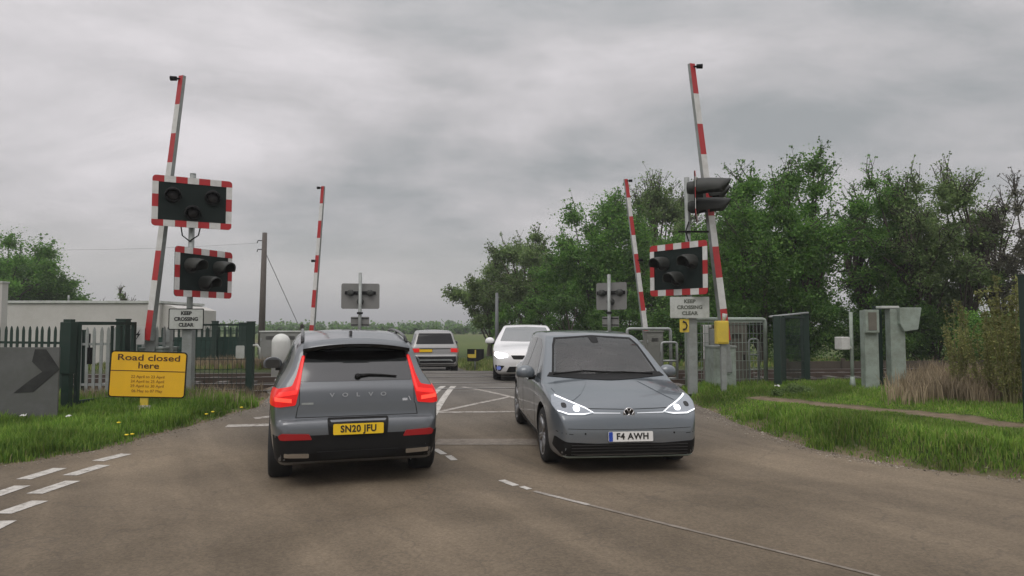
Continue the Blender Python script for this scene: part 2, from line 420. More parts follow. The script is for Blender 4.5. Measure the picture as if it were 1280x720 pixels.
def strip(p1, p2, w):
    a = G(*p1); b = G(*p2); d = (b-a); d.z = 0; n = Vector((-d.y, d.x, 0)).normalized()*w/2
    return (a-n, b-n, b+n, a+n)
def quadpx(*pts): return tuple(G(*q) for q in pts)
gw = [((29, 600), (75, 586), ), ((87, 595), (130, 582)), ((122, 577), (158, 568)), ((43, 618), (91, 602)), ((-10, 621), (28, 608)), ((3, 643), (50, 627)), ((-30, 671), (8, 652))]
marking('give_way_marking', [strip(a, b, .17) for a, b in gw], PA)
marking('road_marking', [strip((554, 483), (535, 500), .13), strip((567, 483), (541, 520), .13)], PA)
marking('road_marking', [strip((541, 516), (652, 515), .11), strip((578, 484), (652, 500), .11), strip((545, 516), (640, 496), .11)], PB)
marking('stop_line', [strip((283, 533), (340, 531.5), .2), strip((318, 523.5), (340, 521), .16)], PB)
marking('stop_line', [strip((545, 553), (672, 553), .42)], PC)
marking('lane_dash', [strip((544, 562), (555, 568.5), .09), strip((560, 570), (568, 576), .09), strip((627, 601), (645, 608), .085), strip((652, 609), (662, 612.5), .07)], PA)
marking('lane_line', [strip((668, 615), (736, 632), .055)], PB)
marking('lane_line', [strip((736, 632), (860, 663), .05)], PC)
marking('lane_line', [strip((860, 663), (1000, 697), .04), strip((1000, 697), (1100, 722), .04)], PC)
#@@PLACE
# ------------------------------------------------------------------ cars
def paint(name, col, metal=.3, rough=.32):
    m, t, p = nodes_for(name); MATS[name] = m
    tcn = t.nodes.new('ShaderNodeTexCoord'); O = tcn.outputs['Object']
    # road dust thrown up on the lower panels: a real film with its own shape
    sp = t.nodes.new('ShaderNodeSeparateXYZ'); t.links.new(O, sp.inputs[0])
    nz = tnoise(t, O, 3.5, 8, .75)
    h = tmap(t, sp.outputs['Z'], .22, .75, 1.0, 0)
    mu = t.nodes.new('ShaderNodeMath'); mu.operation = 'MULTIPLY'; t.links.new(h, mu.inputs[0]); t.links.new(nz, mu.inputs[1])
    f = tmap(t, mu.outputs[0], .1, .7, .02, .55)
    c = tmix(t, f, col, (.16, .135, .11))
    t.links.new(c, p.inputs['Base Color'])
    t.links.new(tmap(t, f, 0, .6, rough, .7), p.inputs['Roughness'])
    p.inputs['Metallic'].default_value = metal
    p.inputs['Coat Weight'].default_value = .9; p.inputs['Coat Roughness'].default_value = .06
    return m
def catmull(pts, step=.03):
    P = [Vector((a, b, 0)) for a, b in pts]; P = [P[0]*2-P[1]]+P+[P[-1]*2-P[-2]]; out = []
    for i in range(1, len(P)-2):
        p0, p1, p2, p3 = P[i-1:i+3]
        d = (p2-p1).length; n = max(1, int(d/step))
        t0 = 0; t1 = t0+max(1e-4, (p1-p0).length)**.5; t2 = t1+max(1e-4, d)**.5; t3 = t2+max(1e-4, (p3-p2).length)**.5
        for k in range(n):
            t = t1+(t2-t1)*k/n
            A1 = p0*((t1-t)/(t1-t0))+p1*((t-t0)/(t1-t0)); A2 = p1*((t2-t)/(t2-t1))+p2*((t-t1)/(t2-t1)); A3 = p2*((t3-t)/(t3-t2))+p3*((t-t2)/(t3-t2))
            B1 = A1*((t2-t)/(t2-t0))+A2*((t-t0)/(t2-t0)); B2 = A2*((t3-t)/(t3-t1))+A3*((t-t1)/(t3-t1))
            q = B1*((t2-t)/(t2-t1))+B2*((t-t1)/(t2-t1)); out.append((q.x, q.y))
    out.append(pts[-1]); return out
def sm(tab, n=.03):
    return catmull(tab, n)
INTERIOR = mat('dark_cabin_trim', (.025, .025, .026), .8, 0, .2)
SEAT = mat('seat_fabric', (.06, .06, .062), .9, 0, .2, 10)
def seeglass(name, tint=.72, ior=1.72):
    m = bpy.data.materials.new(name); m.use_nodes = True; t = m.node_tree; t.nodes.remove(t.nodes['Principled BSDF'])
    tr = t.nodes.new('ShaderNodeBsdfTransparent'); tr.inputs[0].default_value = (tint*.97, tint, tint*.98, 1)
    gl = t.nodes.new('ShaderNodeBsdfGlossy'); gl.inputs['Roughness'].default_value = .04
    fr_ = t.nodes.new('ShaderNodeFresnel'); fr_.inputs['IOR'].default_value = ior
    df = t.nodes.new('ShaderNodeBsdfDiffuse'); df.inputs[0].default_value = (.30, .29, .26, 1)
    tc_ = t.nodes.new('ShaderNodeTexCoord'); d = tmap(t, tnoise(t, tc_.outputs['Object'], 2.2, 7, .7), .35, .75, .02, .09)
    m1 = t.nodes.new('ShaderNodeMixShader'); t.links.new(d, m1.inputs[0]); t.links.new(tr.outputs[0], m1.inputs[1]); t.links.new(df.outputs[0], m1.inputs[2])
    m2 = t.nodes.new('ShaderNodeMixShader'); t.links.new(fr_.outputs[0], m2.inputs[0]); t.links.new(m1.outputs[0], m2.inputs[1]); t.links.new(gl.outputs[0], m2.inputs[2])
    t.links.new(m2.outputs[0], t.nodes['Material Output'].inputs['Surface']); return m
CLEARG = seeglass('clear_windscreen_glass')
def make_body(spec, pm, um):
    top = catmull(spec['top'], .025); bot = catmull(spec['bot'], .03)
    W = sm(spec['W']); TL = sm(spec['TL'], .02); TU = sm(spec['TU'], .02)
    ys_ = sorted([a for a, b in top]+[a for a, b in bot]); st = []
    y0, y1 = spec['top'][0][0], spec['top'][-1][0]
    for v in ys_:
        v = max(y0, min(y1, v))
        if not st or v-st[-1] > .003: st.append(v)
    bm = bmesh.new(); rings = []
    zb0, zb1 = spec.get('blend', (.95, 1.3)); r0 = spec.get('r', .07); cr = sm(spec['crown'], .05)
    def width(y, z):
        k = ss((z-zb0)/(zb1-zb0)); return lerp_tab(W, z)*(lerp_tab(TL, y)*(1-k)+lerp_tab(TU, y)*k)
    NS, NCc, NT = 26, 6, 10
    for y in st:
        zt = lerp_tab(top, y); zb = lerp_tab(bot, y)
        if zt-zb < .03: zt = zb+.03
        cro = min(lerp_tab(cr, y), (zt-zb)*.35); ze = zt-cro
        rr = min(r0, (ze-zb)*.4); half = []
        half.append((0, zb)); half.append((width(y, zb)*.6, zb))
        rb = min(.05, (ze-zb)*.2)
        half.append((width(y, zb)-rb, zb)); half.append((width(y, zb+rb*.35)-rb*.3, zb+rb*.3))
        for k in range(NS+1):
            z = zb+rb+(ze-rr-zb-rb)*k/NS; half.append((width(y, z), z))
        wt = width(y, ze)
        for k in range(1, NCc):
            a = R(90*k/NCc); z = ze-rr+rr*math.sin(a); half.append((width(y, z)-rr*(1-math.cos(a)), z))
        for k in range(NT+1):
            q = 1-k/NT; x = (wt-rr)*q; half.append((x, ze+cro*(1-q*q)))
        ring = half+[(-x, z) for x, z in half[-2:0:-1]]
        rings.append([bm.verts.new((x, y, z)) for x, z in ring])
    n = len(rings[0])
    for a, b in zip(rings, rings[1:]):
        for k in range(n): bm.faces.new((a[k], a[(k+1) % n], b[(k+1) % n], b[k]))
    bm.faces.new(rings[0]); bm.faces.new(rings[-1])
    bmesh.ops.recalc_face_normals(bm, faces=bm.faces[:])
    bvh = BVHTree.FromBMesh(bm)
    me = bpy.data.meshes.new('body'); bm.to_mesh(me); bm.free(); me.materials.append(pm); me.materials.append(um)
    o = bpy.data.objects.new('body', me); C.objects.link(o)
    # wheel wells
    cut = MB()
    for ay in spec['axles']:
        for s in (-1, 1):
            M = T((s*.62, ay, spec['wr']+.02))
            rg = cut.lathe([(spec['arch'], 0), (spec['arch'], s*.6)], um, M, 40, False); cut.disc(rg[0], um); cut.disc(rg[1], um)
    if spec.get('pit'):
        poly, ya, yb = spec['pit']; cut.prism(poly, yb-ya, INTERIOR, T((0, ya, 0)))
    co = cut.build('cut')
    md = o.modifiers.new('b', 'BOOLEAN'); md.object = co; md.operation = 'DIFFERENCE'; md.solver = 'EXACT'; md.material_mode = 'TRANSFER'
    dg = bpy.context.evaluated_depsgraph_get(); m2 = bpy.data.meshes.new_from_object(o.evaluated_get(dg))
    o.modifiers.clear(); bpy.data.objects.remove(co)
    o.data = m2; m2.name = 'body'; m2.shade_smooth(); m2.set_sharp_from_angle(angle=R(38))
    return o, bvh
AX = {'rear': (Vector((0, -6, 0)), Vector((0, 1, 0)), lambda a, b: Vector((a, -6, b))), 'front': (None, Vector((0, -1, 0)), lambda a, b: Vector((a, 6, b))),
      'right': (None, Vector((-1, 0, 0)), lambda a, b: Vector((4, a, b))), 'left': (None, Vector((1, 0, 0)), lambda a, b: Vector((-4, a, b))), 'top': (None, Vector((0, 0, -1)), lambda a, b: Vector((a, b, 5)))}
def patch(name, polys, side, bvh, m, parent, off=.004, thick=.012, g=.035, round_=0, mats=None):
    """outlines seen from one side, laid onto the body surface as a thin fitted shell"""
    if isinstance(polys[0][0], (int, float)): polys = [polys]
    bm = bmesh.new(); _, d, f = AX[side]
    for poly in polys:
        if round_:
            q = []
            n = len(poly)
            for i in range(n):
                p0, p1, p2 = Vector(poly[i-1]), Vector(poly[i]), Vector(poly[(i+1) % n])
                a = p1+(p0-p1).normalized()*min(round_, (p0-p1).length*.45); b = p1+(p2-p1).normalized()*min(round_, (p2-p1).length*.45)
                for k in range(5):
                    t = k/4; q.append(tuple(a*(1-t)**2+p1*2*t*(1-t)+b*t*t))
            poly = q
        vs = [bm.verts.new((a, b, 0)) for a, b in poly]; bm.faces.new(vs)
    lo = Vector((min(v.co.x for v in bm.verts), min(v.co.y for v in bm.verts))); hi = Vector((max(v.co.x for v in bm.verts), max(v.co.y for v in bm.verts)))
    for ax in (0, 1):
        k = 1
        while lo[ax]+k*g < hi[ax]:
            no = Vector((0, 0, 0)); no[ax] = 1; co = Vector((0, 0, 0)); co[ax] = lo[ax]+k*g
            bmesh.ops.bisect_plane(bm, geom=bm.verts[:]+bm.edges[:]+bm.faces[:], plane_co=co, plane_no=no, dist=1e-5); k += 1
    bad = []; nrm = {}
    for v in bm.verts:
        h, n, i, dd = bvh.ray_cast(f(v.co.x, v.co.y), d)
        if h is None: bad.append(v); continue
        if n.dot(d) > 0: n = -n
        v.co = h+n*off; nrm[v] = n
    if bad:
        bmesh.ops.delete(bm, geom=bad, context='VERTS')
    bmesh.ops.triangulate(bm, faces=[x for x in bm.faces if len(x.verts) > 4])
    if len(bm.faces) == 0: bm.free(); return None
    for fc in bm.faces: fc.smooth = True
    fs = bm.faces[:]
    bm.normal_update()
    if sum(fc.normal.dot(d) for fc in fs) > 0: bmesh.ops.reverse_faces(bm, faces=fs)
    vv = bm.verts[:]; mp_ = {v: bm.verts.new(v.co - nrm[v]*(thick)) for v in vv if v in nrm}
    for e in [e for e in bm.edges if len(e.link_faces) == 1]:
        a, b = e.verts
        fc = e.link_faces[0]; lp = [l for l in fc.loops if l.edge == e][0]
        a, b = lp.vert, lp.link_loop_next.vert
        nf = bm.faces.new((b, a, mp_[a], mp_[b])); nf.smooth = False
    bmesh.ops.delete(bm, geom=[v for v in bm.verts if not v.link_faces], context='VERTS')
    me = bpy.data.meshes.new(name); bm.to_mesh(me); bm.free(); me.materials.append(m)
    me.set_sharp_from_angle(angle=R(50))
    o = bpy.data.objects.new(name, me); C.objects.link(o); o.parent = parent
    return o
def mir(poly): return [(-a, b) for a, b in poly][::-1]
GLASS = mat('tinted_glass', (.03, .033, .034), .06, 0, .04, 2, spec=.6, ior=1.6, coat=.25)
GLASSD = mat('dark_tinted_glass', (.010, .011, .012), .12, 0, .04, 2, spec=.2)
WSG = mat('windscreen_glass', (.09, .095, .095), .07, 0, .12, 1.5, spec=.9, ior=2.0, coat=.6)
GLOSSB = mat('gloss_black_trim', (.006, .006, .006), .18, 0, .1, spec=.4)
CHROME = mat('brushed_chrome', (.62, .62, .62), .22, 1., .05)
REDL = mat('lit_tail_lamp', (.55, .008, .008), .28, 0, .08, spec=.25, emit=(1, .015, .01), es=.20)
REDL2 = mat('bright_brake_element', (.7, .05, .03), .25, 0, .05, emit=(1, .07, .035), es=.7)
REDL3 = mat('glowing_light_guide', (.6, .02, .015), .25, 0, .05, emit=(1, .02, .012), es=.45)
REFL = mat('red_reflector', (.30, .008, .01), .3, 0, .1)
HEADL = mat('headlamp_lens', (.17, .18, .20), .12, 0, .35, 30, emit=(.8, .9, 1), es=.12)
DRL = mat('daytime_running_light', (.9, .9, .9), .3, emit=(.9, .95, 1), es=.75)
DRLB = mat('dipped_beam', (.9, .9, .9), .3, emit=(.95, .97, 1), es=3.5)
RIM = mat('alloy_rim', (.36, .37, .38), .35, .7, .15, 12, dirt=(.10, .08, .06), dirtamt=.7)
PLY = mat('yellow_number_plate', (.80, .52, .01), .4, 0, .04)
PLW = mat('white_number_plate', (.70, .70, .68), .4, 0, .04)
PLB = mat('plate_blue_band', (.01, .05, .35), .4)
INK = mat('plate_ink', (.01, .01, .01), .5)
def wheel(parent, x, y, r, wd, side, style=5, rim_r=.25, steer=0):
    root_l = Vector((x, y, r))
    mb = MB()
    prof = [(rim_r, -wd/2), (r-.035, -wd/2-.004), (r-.008, -wd/2+.02), (r, -wd/2+.05), (r, wd/2-.05), (r-.008, wd/2-.02), (r-.035, wd/2+.004), (rim_r, wd/2)]
    mb.lathe(prof, RUBBER, n=48)
    o = mb.build('wheel', parent); o.location = root_l; o.rotation_euler = (rnd.uniform(0, 6), 0, steer)
    mb = MB(); f = side*(wd/2)
    mb.lathe([(rim_r+.004, -wd/2+.01), (rim_r-.02, -wd/2+.03), (rim_r-.03, f*.3)], RIM, n=40)
    mb.lathe([(rim_r+.006, f+side*.002), (rim_r-.014, f), (rim_r-.03, f-side*.05)], RIM, n=40)
    rg = mb.lathe([(rim_r-.03, f-side*.09), (.02, f-side*.10)], BLACKM, n=32); mb.disc(rg[1], BLACKM)
    for k in range(style):
        a = 2*math.pi*k/style
        for da in ((-.13, .13) if style == 5 else (0,)):
            d0 = Vector((0, math.cos(a), math.sin(a))); d1 = Vector((0, math.cos(a+da), math.sin(a+da)))
            mb.tube([Vector((f-side*.03, 0, 0))+d0*.03, Vector((f-side*.015, 0, 0))+d1*(rim_r-.015)], [.028, .02], RIM, n=6)
    rg = mb.lathe([(.065, f-side*.04), (.06, f-side*.01), (.03, f)], RIM, n=20); mb.disc(rg[-1], RIM)
    q = mb.build('rim', o)
    mb = MB(); rg = mb.lathe([(.15, f-side*.08), (.15, f-side*.07)], STEEL, n=28); mb.disc(rg[0], STEEL); mb.disc(rg[1], STEEL)
    mb.build('brake_disc', o)
    return o
def mirror(parent, x, y, z, s, col, front=True):
    mb = MB(); vs = mb.sphere((x, y, z), (.13, .09, .105), col)
    for v in vs:
        if v.co.y < y-.02: v.co.y = y-.02
        if v.co.z < z-.055: v.co.z = z-.055
    o = mb.build('door_mirror', parent)
    mb = MB(); mb.tube([(x-s*.16, y+.03, z-.06), (x-s*.04, y+.01, z-.055)], [.03, .035], BLACK, n=8); mb.build('mirror_arm', o)
    mb = MB(); mb.prism(rrect(.19, .12, .04, 4), .006, GLASS, T((x, y-.027, z+.005))); mb.build('mirror_glass', o)
    return o
def plate(parent, c, rear, txt, w=.52, h=.111, tilt=0, band=False, txtmat=None, label=None, xs=.9):
    """c is the centre on the plate face; rear plates face -Y, front plates +Y"""
    M = T(Vector(c)) @ (Matrix.Rotation(math.pi, 4, 'Z') if not rear else Matrix.Identity(4)) @ Matrix.Rotation(tilt, 4, 'X')
    mb = MB(); mb.prism(rrect(w, h, .012, 3), .012, PLY if rear else PLW, M); o = mb.build('number_plate', parent)
    if label: o['label'] = label
    if txt: text(txt, .098, txtmat or INK, M @ T((.02 if band else 0, -.0015, 0)), 'plate_lettering', o, sx=xs, bold=.003, space=1.08)
    if band:
        mb = MB(); mb.prism(rrect(.045, h-.006, .005, 2, -w/2+.026, 0), .004, PLB, M @ T((0, -.003, 0))); mb.build('blue_band', o)
    return o

def suv():
    th = R(17)
    rear_ax = Vector((-1.885, 8.12, H(8.12)))
    ax = 1.351; fwd = Vector((-math.sin(th), math.cos(th), 0)); ctr = rear_ax+fwd*ax
    root = empty('suv', (ctr.x, ctr.y, H(ctr.y)), th, 'dark grey SUV driving away in the foreground, yellow plate SN20 JFU, lit red tail lamps', 'car')
    root.rotation_euler = (math.atan((H(ctr.y+ax)-H(ctr.y-ax))/2.7), 0, th)
    PT = paint('grey_metallic_paint', (.095, .106, .116), .3, .28)
    spec = dict(top=[(-2.232, .50), (-2.231, .60), (-2.222, .69), (-2.195, .745), (-2.15, .765), (-2.135, .82), (-2.135+.008, .90), (-2.11, .99), (-2.085, 1.07), (-2.05, 1.12), (-1.95, 1.27), (-1.83, 1.43), (-1.76, 1.515), (-1.66, 1.565), (-1.3, 1.61), (-.8, 1.645), (-.2, 1.65), (.2, 1.62), (.5, 1.55), (.85, 1.33), (1.15, 1.12), (1.28, 1.06), (1.7, 1.01), (2.0, .94), (2.12, .83), (2.18, .66), (2.19, .55)],
                bot=[(-2.232, .44), (-2.21, .36), (-2.12, .29), (-1.9, .25), (-1.6, .22), (1.6, .2), (2.0, .25), (2.19, .5)],
                W=[(.2, .81), (.35, .875), (.6, .912), (.8, .918), (.95, .91), (1.02, .893), (1.1, .865), (1.3, .775), (1.5, .69), (1.65, .60)],
                TL=[(-2.232, .80), (-2.2, .865), (-2.12, .92), (-1.95, .965), (-1.7, .99), (-1.3, 1), (1.4, 1), (1.8, .95), (2.1, .85), (2.19, .72)],
                TU=[(-2.232, .80), (-2.05, .845), (-1.85, .885), (-1.5, .94), (-1.0, .985), (-.3, 1), (.8, 1), (1.3, .99), (2.19, .8)],
                crown=[(-2.232, .0), (-2.1, .015), (-1.9, .03), (-1.6, .03), (0, .03), (.6, .05), (1.2, .03), (2.19, 0)], axles=(-ax, ax), wr=.355, arch=.395, r=.075)
    body, bvh = make_body(spec, PT, BLACKM); body.parent = root
    P = lambda *a, **k: patch(*a, **k)
    P('lower_bumper', [(-.86, .60), (-.72, .595), (-.55, .60), (.55, .60), (.72, .595), (.86, .60), (.84, .33), (-.84, .33)], 'rear', bvh, BLACK, root, .006, .012, .05)
    P('rear_window', [(-.595, 1.135), (.595, 1.135), (.60, 1.16), (.535, 1.44), (-.535, 1.44), (-.60, 1.16)], 'rear', bvh, GLASS, root, .003, .01, .04, .03)
    lam = [(.550, 1.40), (.585, 1.40), (.635, 1.20), (.68, 1.09), (.86, 1.055), (.90, 1.0), (.90, .90), (.80, .885), (.64, .90), (.60, 1.08), (.578, 1.25)]
    for s in (1, -1):
        q = lam if s == 1 else mir(lam)
        l = P('tail_lamp', q, 'rear', bvh, REDL, root, .012, .03, .03, .02)
        e = [(.68, .965), (.84, .985), (.84, .945), (.68, .925)]
        P('brake_strip', e if s == 1 else mir(e), 'rear', bvh, REDL2, l, .017, .01, .03)
        e = [(.558, 1.385), (.575, 1.385), (.605, 1.22), (.645, 1.05), (.80, 1.03), (.83, 1.0), (.83, .985), (.63, 1.01), (.60, 1.13), (.585, 1.22)]
        P('light_guide', e if s == 1 else mir(e), 'rear', bvh, REDL3, l, .016, .008, .03)
        rf = [(.47, .555), (.78, .56), (.80, .60), (.77, .628), (.50, .615)]
        P('reflector', rf if s == 1 else mir(rf), 'rear', bvh, REFL, root, .014, .015, .03, .012)
        ex = [(.50, .42), (.74, .43), (.74, .385), (.50, .375)]
        P('exhaust_trim', ex if s == 1 else mir(ex), 'rear', bvh, CHROME, root, .02, .02, .04, .01)
        sd = 'right' if s == 1 else 'left'
        P('side_window', [(-.62, 1.10), (-.60, 1.50), (-1.05, 1.50), (-1.45, 1.38), (-1.5, 1.20), (-1.2, 1.10)], sd, bvh, GLASSD, root, .003, .01, .06, .03)
        P('side_window', [(-.56, 1.10), (.86, 1.09), (.35, 1.46), (.1, 1.51), (-.54, 1.51)], sd, bvh, GLASSD, root, .003, .01, .06, .03)
        P('wheel_arch_trim', [(ax*-1+.46*math.cos(R(a)), .375+.46*math.sin(R(a))) for a in range(0, 181, 12)]+[(ax*-1+.40*math.cos(R(a)), .375+.40*math.sin(R(a))) for a in range(180, -1, -12)], sd, bvh, BLACK, root, .006, .012, .05)
        P('wheel_arch_trim', [(ax+.46*math.cos(R(a)), .375+.46*math.sin(R(a))) for a in range(0, 181, 12)]+[(ax+.40*math.cos(R(a)), .375+.40*math.sin(R(a))) for a in range(180, -1, -12)], sd, bvh, BLACK, root, .006, .012, .05)
        P('sill_trim', [(-.9, .36), (.9, .36), (.9, .22), (-.9, .22)], sd, bvh, BLACK, root, .006, .012, .06)
        P('panel_gap', [(-.56, 1.08), (-.555, 1.08), (-.56, .36), (-.565, .36)], sd, bvh, BLACKM, root, .0015, .004, .05)
        P('panel_gap', [(-1.0, .75), (-.95, .55), (-.945, .55), (-.99, .75), (-1.25, 1.07), (-1.255, 1.07)], sd, bvh, BLACKM, root, .0015, .004, .05)
        for yy in (-1.0, 0.0):
            mb = MB(); mb.box((s*.915, yy, .965), (.03, .2, .028), PT); mb.build('door_handle', root, .008)
        mb = MB(); pts = []
        for k in range(13):
            y = -1.62+k*.16; h, n, i, d = bvh.ray_cast(Vector((s*.585, y, 4)), Vector((0, 0, -1))); pts.append(h+Vector((0, 0, .035 if 0 < k < 12 else .005)))
        mb.tube(pts, .017, GLOSSB, n=8)
        for k in (1, 6, 11): mb.box(pts[k]-Vector((0, 0, .02)), (.025, .06, .05), GLOSSB)
        mb.build('roof_rail', root)
        mirror(root, s*.985, .62, 1.14, s, PT)
        wheel(root, s*.80, -ax, .355, .245, s); wheel(root, s*.80, ax, .355, .245, s)
        # tailgate shut lines
        g = [(.60, 1.085), (.60, .905), (.615, .88), (.63, .78), (.64, .775), (.622, .88), (.607, .905), (.607, 1.085)]
        P('panel_gap', g if s == 1 else mir(g), 'rear', bvh, BLACKM, root, .0015, .004, .04)
    P('panel_gap', [(-.64, .778), (.64, .778), (.64, .771), (-.64, .771)], 'rear', bvh, BLACKM, root, .0015, .004, .04)
    # spoiler
    mb = MB()
    n = 14; secs = []
    for k in range(n+1):
        x = -.575+1.15*k/n; e = 1-(abs(x)/.575)**2.2
        zt = 1.50+.055*e; yb = -1.93-.05*e
        secs.append([(x, -1.62, zt+.035), (x, yb, zt-.02), (x, yb+.006, zt-.055), (x, yb+.10, zt-.075), (x, -1.62, zt-.08)])
    vs = [[mb.bm.verts.new(p) for p in s_] for s_ in secs]
    ip, ib = mb.mi(PT), mb.mi(GLOSSB)
    for a, b in zip(vs, vs[1:]):
        for k in range(4):
            f = mb.bm.faces.new((a[k], a[k+1], b[k+1], b[k])); f.material_index = ip if k == 0 else ib; f.smooth = k == 0
    mb.bm.faces.new(vs[0]).material_index = ip; mb.bm.faces.new(vs[-1][::-1]).material_index = ip
    sp = mb.build('roof_spoiler', root)
    mb = MB(); mb.box((0, -1.983, 1.513), (.30, .012, .014), BLACK); mb.build('high_brake_light', sp)
    P('window_top_shade_band', [(-.52, 1.445), (.52, 1.445), (.545, 1.37), (.3, 1.345), (-.3, 1.345), (-.545, 1.37)], 'rear', bvh, GLOSSB, root, .007, .01, .04, .01)  # black upper glass, with the spoiler's shadow painted in as black
    # rear wiper
    mb = MB(); h = lambda x, z: bvh.ray_cast(Vector((x, -6, z)), Vector((0, 1, 0)))[0]+Vector((0, -.022, 0))
    mb.tube([h(.0, 1.19), h(.12, 1.20), h(.24, 1.195), h(.42, 1.18)], [.022, .014, .012, .008], BLACK, n=6)
    mb.sphere(h(.0, 1.185), (.035, .03, .03), BLACK, u=10, v=8); mb.build('rear_wiper', root)
    # antenna fin
    mb = MB(); z0 = bvh.ray_cast(Vector((0, -1.3, 4)), Vector((0, 0, -1)))[0].z
    M = T((-.02, -1.38, z0-.005)) @ Matrix.Rotation(R(90), 4, 'Z')
    mb.prism([(0, 0), (.03, .055), (.06, .058), (.20, 0)], .035, GLOSSB, M); mb.build('antenna_fin', root, .006)
    # lettering across the tailgate, number plate in its recess
    for ch, x in zip('VOLVO', (-.27, -.135, 0, .135, .27)):
        hh, nn_, i, d = bvh.ray_cast(Vector((x, -6, .995)), Vector((0, 1, 0)))
        text(ch, .058, mat('dull_chrome_letter', (.32, .33, .34), .4, .6), T((x, hh.y-.004, .995)) @ Matrix.Rotation(R(-12), 4, 'X'), 'tailgate_letter', root, ext=.003, sx=1.35, bold=.0015)
    P('model_badge', [[(.475, .945), (.53, .945), (.53, .918), (.475, .918)], [(.54, .965), (.548, .965), (.57, .918), (.562, .918)]], 'rear', bvh, CHROME, root, .005, .006, .03)
    P('trim_badge', [(-.58, .925), (-.46, .925), (-.46, .905), (-.58, .905)], 'rear', bvh, GALV, root, .005, .006, .03)
    P('plate_recess', [(-.32, .765), (.32, .765), (.30, .55), (-.30, .55)], 'rear', bvh, BLACK, root, .005, .012, .04, .03)
    plate(root, (0, -2.262, .655), True, 'SN20 JFU', tilt=R(-5))
    mb = MB(); mb.box((0, -2.228, .655), (.50, .03, .09), BLACK); mb.build('plate_bracket', root)
    P('diffuser', [(-.42, .43), (.42, .43), (.36, .36), (-.36, .36)], 'rear', bvh, BLACKM, root, .016, .012, .04)
    return root
suv()
def hatch():
    th = R(6.2); hd = Vector((math.sin(th), -math.cos(th), 0))      # direction of travel, towards us
    fa = Vector((1.26, 8.72, 0)); ax = 1.385; ctr = fa-hd*ax
    rz = math.atan2(-hd.x, hd.y)
    root = empty('electric_hatchback', (ctr.x, ctr.y, (H(fa.y)+H(fa.y+2.7))/2), rz, 'blue grey hatchback facing us with slanted headlights on and white plate F4 AWH', 'car')
    root.rotation_euler = (-math.atan((H(fa.y+2.75)-H(fa.y))/2.77), 0, rz)
    PT = paint('blue_grey_paint', (.112, .133, .150), .15, .26)
    spec = dict(top=[(-2.03, .60), (-2.025, .8), (-2.0, .98), (-1.88, 1.2), (-1.72, 1.42), (-1.6, 1.49), (-1.2, 1.54), (-.6, 1.568), (-.1, 1.56), (.2, 1.525), (.42, 1.455), (.8, 1.265), (1.12, 1.085), (1.22, 1.035), (1.34, 1.015), (1.6, .965), (1.85, .905), (2.03, .835), (2.12, .775), (2.18, .70), (2.21, .62), (2.228, .54), (2.235, .47), (2.236, .42)],
                bot=[(-2.03, .5), (-1.98, .34), (-1.8, .24), (-1.5, .2), (1.6, .19), (1.95, .19), (2.12, .21), (2.2, .25), (2.225, .32), (2.236, .40)],
                W=[(.18, .845), (.3, .885), (.45, .90), (.7, .905), (.85, .90), (.93, .885), (1.02, .845), (1.2, .775), (1.4, .70), (1.52, .655), (1.57, .61)],
                TL=[(-2.03, .80), (-1.95, .9), (-1.7, .97), (-1.3, 1), (1.3, 1), (1.6, .985), (1.85, .965), (2.0, .935), (2.1, .905), (2.17, .875), (2.21, .84), (2.236, .785)],
                TU=[(-2.03, .75), (-1.6, .88), (-1.2, .95), (-.5, 1), (1.0, 1), (1.3, .98), (2.2, .8)],
                crown=[(-2.03, 0), (-1.6, .02), (0, .02), (.5, .035), (1.1, .065), (1.3, .065), (1.7, .055), (2.0, .055), (2.12, .05), (2.236, .0)], axles=(-ax, ax), wr=.345, arch=.385, blend=(.9, 1.1), r=.04, pit=([(-.66, 1.07), (-.4, 1.055), (0, 1.05), (.4, 1.055), (.66, 1.07), (.575, 1.40), (.53, 1.475), (0, 1.50), (-.53, 1.475), (-.575, 1.40)], -1.0, 1.6))
    body, bvh = make_body(spec, PT, BLACKM); body.parent = root
    P = patch
    ws = [(-.70, 1.075), (-.4, 1.06), (0, 1.055), (.4, 1.06), (.70, 1.075), (.60, 1.40), (.545, 1.485), (0, 1.515), (-.545, 1.485), (-.60, 1.40)]
    inn = [(a*.975, 1.29+(b-1.29)*.955) for a, b in ws]; rim_ = [(a*1.02, 1.29+(b-1.29)*1.04) for a, b in ws]
    ring = rim_+[rim_[0], inn[0]]+inn[:0:-1]
    n_ = len(ws)
    P('screen_seal', [[rim_[k], rim_[(k+1) % n_], inn[(k+1) % n_], inn[k]] for k in range(n_)], 'front', bvh, BLACK, root, .0055, .008, .05)
    wsp = P('windscreen', ws, 'front', bvh, CLEARG, root, .003, .004, .04, .03)
    for s in (-1, 1):
        mb = MB(); mb.box((s*.38, -.12, 1.05), (.46, .16, .34), SEAT, Matrix.Rotation(R(12), 3, 'X')); st_ = mb.build('seat', root, .05)
        mb = MB(); mb.box((s*.38, -.17, 1.30), (.25, .10, .17), SEAT); mb.build('head_restraint', st_, .04)
        mb = MB(); mb.box((s*.40, -.85, 1.15), (.40, .12, .20), SEAT); mb.build('rear_seat', root, .05)
    mb = MB(); mb.tube([(.38+.18*math.cos(2*math.pi*k/24), .50+.06*math.sin(2*math.pi*k/24), 1.05+.17*math.sin(2*math.pi*k/24)) for k in range(25)], .016, BLACK, 8); mb.build('steering_wheel', root)
    mb = MB(); mb.box((0, .36, 1.415), (.24, .03, .07), BLACK); mb.build('rear_view_mirror', root, .012)
    P('screen_frit', [(-.74, 1.078), (-.4, 1.062), (0, 1.056), (.4, 1.062), (.74, 1.078), (.78, 1.035), (.4, 1.015), (0, 1.008), (-.4, 1.015), (-.78, 1.035)], 'front', bvh, BLACK, root, .007, .012, .04)
